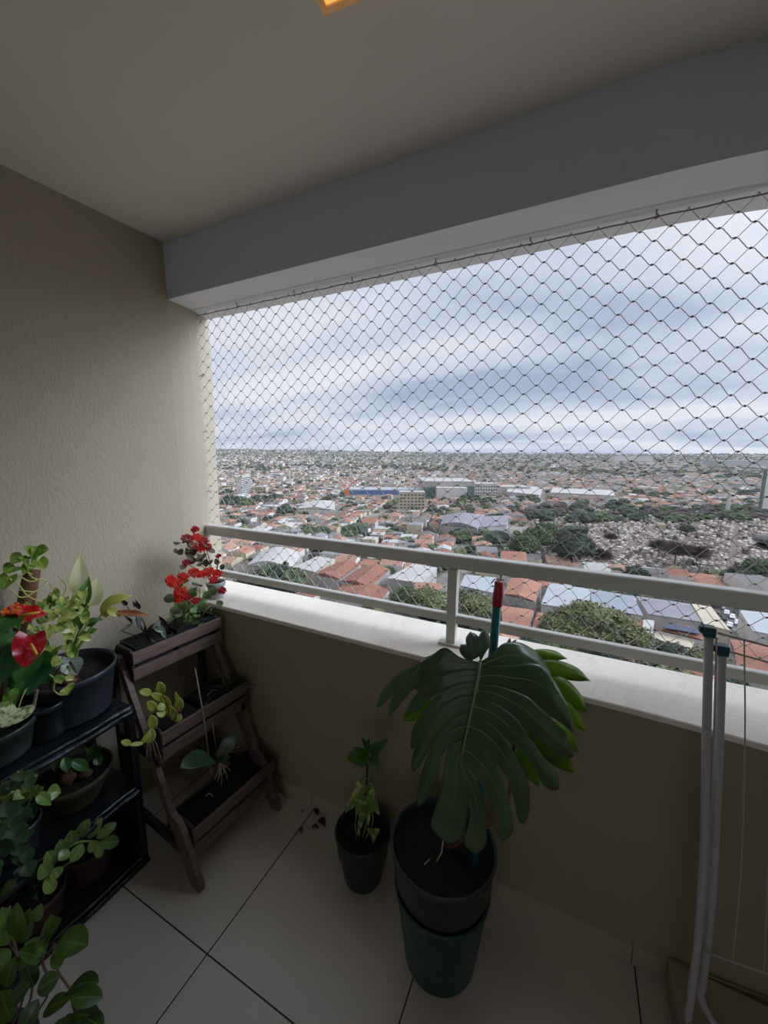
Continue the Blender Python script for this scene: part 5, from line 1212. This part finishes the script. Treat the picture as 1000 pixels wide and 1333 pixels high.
# trees
def treemat(name, c, c2): return plain(name, c, .9, var=.35, scale=.6, bump=1, bscale=1.6, bdist=.6)
TMt = {'dark': treemat('dark_tree_foliage', '3a4638', ''), 'green': treemat('green_tree_foliage', '4c5c3a', ''), 'olive': treemat('olive_tree_foliage', '6a6f4a', ''), 'bare': treemat('bare_purple_brown_crown', '5a4c4a', '')}
trunkm = plain('tree_trunk_bark', '4a3b30', .9)
def crown(n1, n2, seed, amp=.35):
    m_ = MB(); vs = []
    for i in range(n1+1):
        th_ = PI*i/n1
        for j in range(n2):
            a = 2*PI*j/n2; d = V((math.sin(th_)*math.cos(a), math.sin(th_)*math.sin(a), math.cos(th_)))
            q = 1 + amp*noise.noise(d*1.6 + V((seed, 0, 0))) + amp*.6*noise.noise(d*4 + V((seed, 3, 0))) + amp*.5*noise.noise(d*9 + V((seed, 8, 0)))
            vs.append((d.x*q, d.y*q, .85*d.z*q*(1 if d.z > 0 else .6)))
    m_.add(vs, [(i*n2+j, (i+1)*n2+j, (i+1)*n2+(j+1) % n2, i*n2+(j+1) % n2) for i in range(n1) for j in range(n2)]); return m_
def leafy(kind, seed, n, amp=.4):
    core = crown(14, 22, seed, amp); m_ = MB(); sc = .86 if kind != 'bare' else .45
    m_.add([(x*sc, y*sc, z*sc) for x, y, z in core.v], core.f); rr = random.Random(int(seed*100))
    for i in range(n):
        d = V((rr.gauss(0, 1), rr.gauss(0, 1), rr.gauss(.25, .9))).normalized()
        q = 1 + amp*noise.noise(d*1.6 + V((seed, 0, 0))) + amp*.6*noise.noise(d*4 + V((seed, 3, 0))) + amp*.5*noise.noise(d*9 + V((seed, 8, 0)))
        q *= rr.uniform(.80, 1.07); p = V((d.x*q, d.y*q, .85*d.z*q*(1 if d.z > 0 else .6)))
        if kind == 'bare':
            b = p*.35; w = V((rr.uniform(-1, 1), rr.uniform(-1, 1), rr.uniform(-1, 1)))*.018; m_.add([b-w, p, b+w, b+w.cross(d)], [(0, 1, 2), (2, 1, 3), (3, 1, 0)])
        else:
            a = V((rr.uniform(-1, 1), rr.uniform(-1, 1), rr.uniform(-1, 1))).normalized(); b = a.cross(d).normalized(); s_ = rr.uniform(.045, .09)*(1 if n > 800 else 1.8)
            m_.add([p - a*s_, p + b*s_*.8, p + a*s_, p - b*s_*.8 + d*s_*.4], [(0, 1, 2), (0, 2, 3)])
    return m_
cmesh = {}
def tree(x, y, z, r, h, kind, label, group=None, fine=False):
    key = (kind, fine, int(abs(x)*7) % 4)
    e = thing('tree', label, 'tree', (x, y, z), group)
    if key not in cmesh:
        m_ = leafy(kind, key[2]*3.7 + 1, 2600 if fine else 420); me = bpy.data.meshes.new('crown'); me.from_pydata(m_.v, [], m_.f); me.materials.append(TMt[kind]); cmesh[key] = me
    c = bpy.data.objects.new('crown', cmesh[key]); C.objects.link(c); c.parent = e; c.location = (0, 0, h - r*.7); c.scale = (r, r, r*.75); c.rotation_euler = (0, 0, rnd(0, 6))
    if 'trunk' not in cmesh:
        m_ = MB(); m_.tube([(0, 0, 0), (.1, 0, .5), (0, 0, 1)], [.32, .25, .2], 8); me = bpy.data.meshes.new('trunk'); me.from_pydata(m_.v, [], m_.f); me.materials.append(trunkm); cmesh['trunk'] = me
    t_ = bpy.data.objects.new('trunk', cmesh['trunk']); C.objects.link(t_); t_.parent = e; t_.scale = (1, 1, max(1, h-r*.6)); return e
big = [(768, 815, 9.5, 'olive', 'large olive-green tree low behind the bottom rail right of centre'), (738, 820, 7.5, 'olive', 'olive tree crown left of the largest olive-green tree behind the bottom rail'), (803, 828, 8, 'olive', 'olive tree crown right of the largest olive-green tree behind the bottom rail'),
       (560, 787, 7.5, 'olive', 'olive tree left of the railing post below the long pale shed'), (533, 783, 6.5, 'green', 'green tree beside the red-tiled roofs left of the railing post'), (618, 795, 7.5, 'olive', 'dull olive tree right of the railing post behind the teal pole'), (585, 797, 6, 'olive', 'low olive tree partly hidden by the railing post'),
       (700, 703, 10, 'green', 'rounded green tree at the left corner of the cemetery'), (682, 712, 9, 'green', 'dark green tree in front of the cemetery left corner'), (712, 692, 8, 'green', 'green tree behind the cemetery left corner'), (745, 716, 10, 'dark', 'isolated dark green tree among the tombs'), (757, 710, 7, 'dark', 'smaller dark tree touching the isolated one among the tombs'),
       (895, 690, 5, 'dark', 'small round dark tree amid white tombs right of centre'), (880, 718, 9, 'bare', 'leafless purple-brown tree in the middle of the cemetery'), (908, 722, 8, 'bare', 'leafless brown tree right of the middle of the cemetery'), (858, 712, 7, 'bare', 'leafless tree left of the purple-brown one in the cemetery'),
       (965, 752, 6, 'dark', 'lone dark tree by the cemetery wall near the right edge'), (995, 745, 8, 'green', 'green tree at the right edge below the dark unidentified object'), (725, 705, 8, 'bare', 'leafless brown shrubby tree left of the isolated dark tree'), (783, 725, 7, 'bare', 'leafless tree beside the left end of the white wall'),
       (828, 748, 5, 'dark', 'dark bush-like tree before the long white wall'), (795, 700, 5, 'bare', 'small leafless tree by the pale blue-white monument')]
for u, v, r, k, lb in big: p = PZ(u, v, G+r*.9); tree(p.x, p.y, G, r, r*1.7, k, lb, fine=True)
tl = []
for i in range(84):                                     # dark belt behind the cemetery
    u = 690 + i*4.0; v = 668 + rnd(-9, 5); p = PZ(u, v, G+6); tl.append((math.hypot(p.x, p.y), p.x, p.y, rnd(4, 8), random.choice(['dark', 'dark', 'bare', 'green']), 1))
for u0, u1, v0, n in ((290, 345, 652, 10), (330, 365, 650, 6), (395, 470, 690, 8), (595, 640, 694, 8), (640, 660, 700, 4), (360, 420, 665, 5), (700, 760, 690, 5), (410, 430, 705, 3), (560, 575, 668, 3), (600, 700, 650, 10), (800, 990, 640, 26), (310, 380, 760, 8), (700, 880, 655, 14)):
    for k in range(n): p = PZ(rnd(u0, u1), v0 + rnd(-3, 3), G+5); tl.append((math.hypot(p.x, p.y), p.x, p.y, rnd(4, 8), random.choice(['dark', 'green', 'dark']), 2))
for k in range(15000):
    a = rnd(-.35, 1.35); r = 110 + 5200*random.random()**1.35; x, y = -r*math.sin(a), r*math.cos(a)
    nn = noise.noise(V((x*.006, y*.006, 40)))
    if random.random() > .5 + 1.3*max(0, nn): continue
    if blocked(x, y, 3): continue
    tl.append((r, x, y, rnd(2.5, 5) + (r > 1200)*rnd(0, 5) + (r > 2600)*rnd(0, 4), random.choice(['dark', 'green', 'dark', 'olive', 'bare']), 0))
tl = [t_ for t_ in tl if visible(t_[1], t_[2], Tz(t_[1], t_[2])+4, 8)]
tl.sort(key=lambda q: q[0])
TLb = {'dark': 'dark green tree', 'green': 'mid green tree', 'olive': 'dull olive tree', 'bare': 'brown leafless-looking tree'}
WH = {0: ' growing between the packed city roofs', 1: ' in the belt of trees behind the cemetery', 2: ' in a clump of street trees between city roofs'}
for (r, x, y, s_, k, wh) in tl[:278]: tree(x, y, Tz(x, y), s_, s_*1.6+1, k, TLb[k] + WH[wh], TLb[k] + 's' + WH[wh])
items = []; cms = {}
ks = ['dark', 'green', 'olive', 'bare']
for (r, x, y, s_, k, wh) in tl[278:]:
    sd = int(abs(x)) % 3; key = (sd, r < 1500)
    if key not in cms: cms[key] = crown(7 if r < 1500 else 4, 10 if r < 1500 else 6, sd*5.1, .4)
    m_ = cms[key]; items.append(([(p[0]*s_, p[1]*s_, p[2]*s_*.8 + s_*.8) for p in m_.v], [(f, ks.index(k)) for f in m_.f], x, y, Tz(x, y)-1, 0))
mass('distant_trees', items, [TMt[k] for k in ks], 'countless dark tree crowns scattered over the far city and slopes', 'trees')

# thin haze hanging over the city
hz = bpy.data.materials.new('thin_city_haze'); hz.use_nodes = True; hn = hz.node_tree; hn.nodes.clear()
vs_ = hn.nodes.new('ShaderNodeVolumeScatter'); vs_.inputs['Density'].default_value = HAZE; vs_.inputs['Color'].default_value = (.92, .95, 1, 1); ho = hn.nodes.new('ShaderNodeOutputMaterial'); hn.links.new(vs_.outputs[0], ho.inputs['Volume'])
mb = MB(); mb.box((-9000, 12, -75), (9000, 9000, 60)); o = mb.build('haze', hz, smooth=False); tag(o, 'thin pale haze hanging over the distant city', 'haze', kind='stuff')
# ------------------------------------------------------------------ sky
SUNK, SUNA = 20.0, 22.0
w = bpy.data.worlds.new('overcast_sky'); scene.world = w; w.use_nodes = True; nt = w.node_tree; nt.nodes.clear()
def N(t, **k):
    n = nt.nodes.new(t)
    for a, v in k.items():
        if hasattr(n, a): setattr(n, a, v)
        else: n.inputs[a].default_value = v
    return n
lk = nt.links.new
tc = N('ShaderNodeTexCoord'); sep = N('ShaderNodeSeparateXYZ'); lk(tc.outputs['Generated'], sep.inputs[0])
def mth(op, a, b=0.0, clamp=False):
    m = N('ShaderNodeMath', operation=op, use_clamp=clamp)
    for i, v in ((0, a), (1, b)):
        if hasattr(v, 'node'): lk(v, m.inputs[i])
        else: m.inputs[i].default_value = v
    return m.outputs[0]
zc = mth('MAXIMUM', sep.outputs[2], 0.0); den = mth('ADD', zc, .16)
cx = N('ShaderNodeCombineXYZ'); lk(mth('DIVIDE', sep.outputs[0], den), cx.inputs[0]); lk(mth('DIVIDE', sep.outputs[1], den), cx.inputs[1])
mp = N('ShaderNodeMapping'); mp.inputs['Rotation'].default_value = (0, 0, -YAW); mp.inputs['Scale'].default_value = (.55, 1.15, 1); mp.inputs['Location'].default_value = SKYOFF = (1.3, .4, 0); lk(cx.outputs[0], mp.inputs[0])
n1 = N('ShaderNodeTexNoise'); n1.inputs['Scale'].default_value = .95; n1.inputs['Detail'].default_value = 5; n1.inputs['Roughness'].default_value = .45; n1.inputs['Distortion'].default_value = .3; lk(mp.outputs[0], n1.inputs['Vector'])
rp = N('ShaderNodeValToRGB'); e = rp.color_ramp.elements; e[0].position = .34; e[0].color = lin('a9b5cf'); e[1].position = .64; e[1].color = lin('e6eaf2'); x_ = e.new(.46); x_.color = lin('c6d1e3'); lk(n1.outputs['Fac'], rp.inputs[0])
# brighter towards the zenith, as overcast skies are
zen = mth('ADD', 1.0, mth('MULTIPLY', mth('MAXIMUM', mth('SUBTRACT', zc, .62), 0.0), 4.0))
# the sun glows through the cloud far to the right of the view
sd = V((.80, .42, .46)).normalized(); dp = N('ShaderNodeVectorMath', operation='DOT_PRODUCT'); nm_ = N('ShaderNodeVectorMath', operation='NORMALIZE'); lk(tc.outputs['Generated'], nm_.inputs[0]); lk(nm_.outputs[0], dp.inputs[0]); dp.inputs[1].default_value = sd
glow = mth('MULTIPLY', mth('EXPONENT', mth('MULTIPLY', mth('SUBTRACT', dp.outputs['Value'], 1.0), SUNK)), SUNA)
zen = mth('ADD', zen, glow)
vm = N('ShaderNodeVectorMath', operation='SCALE'); lk(rp.outputs[0], vm.inputs[0]); lk(zen, vm.inputs['Scale'])
bg = N('ShaderNodeBackground'); lk(vm.outputs[0], bg.inputs[0]); bg.inputs[1].default_value = 1.0
o_ = N('ShaderNodeOutputWorld'); lk(bg.outputs[0], o_.inputs[0])

scene.view_settings.view_transform = 'Standard'; scene.view_settings.look = 'None'; scene.view_settings.gamma = 1; scene.view_settings.exposure = 0.0; scene.view_settings.use_curve_mapping = False
scene.cycles.max_bounces = 8; scene.cycles.diffuse_bounces = 5; scene.cycles.use_denoising = True
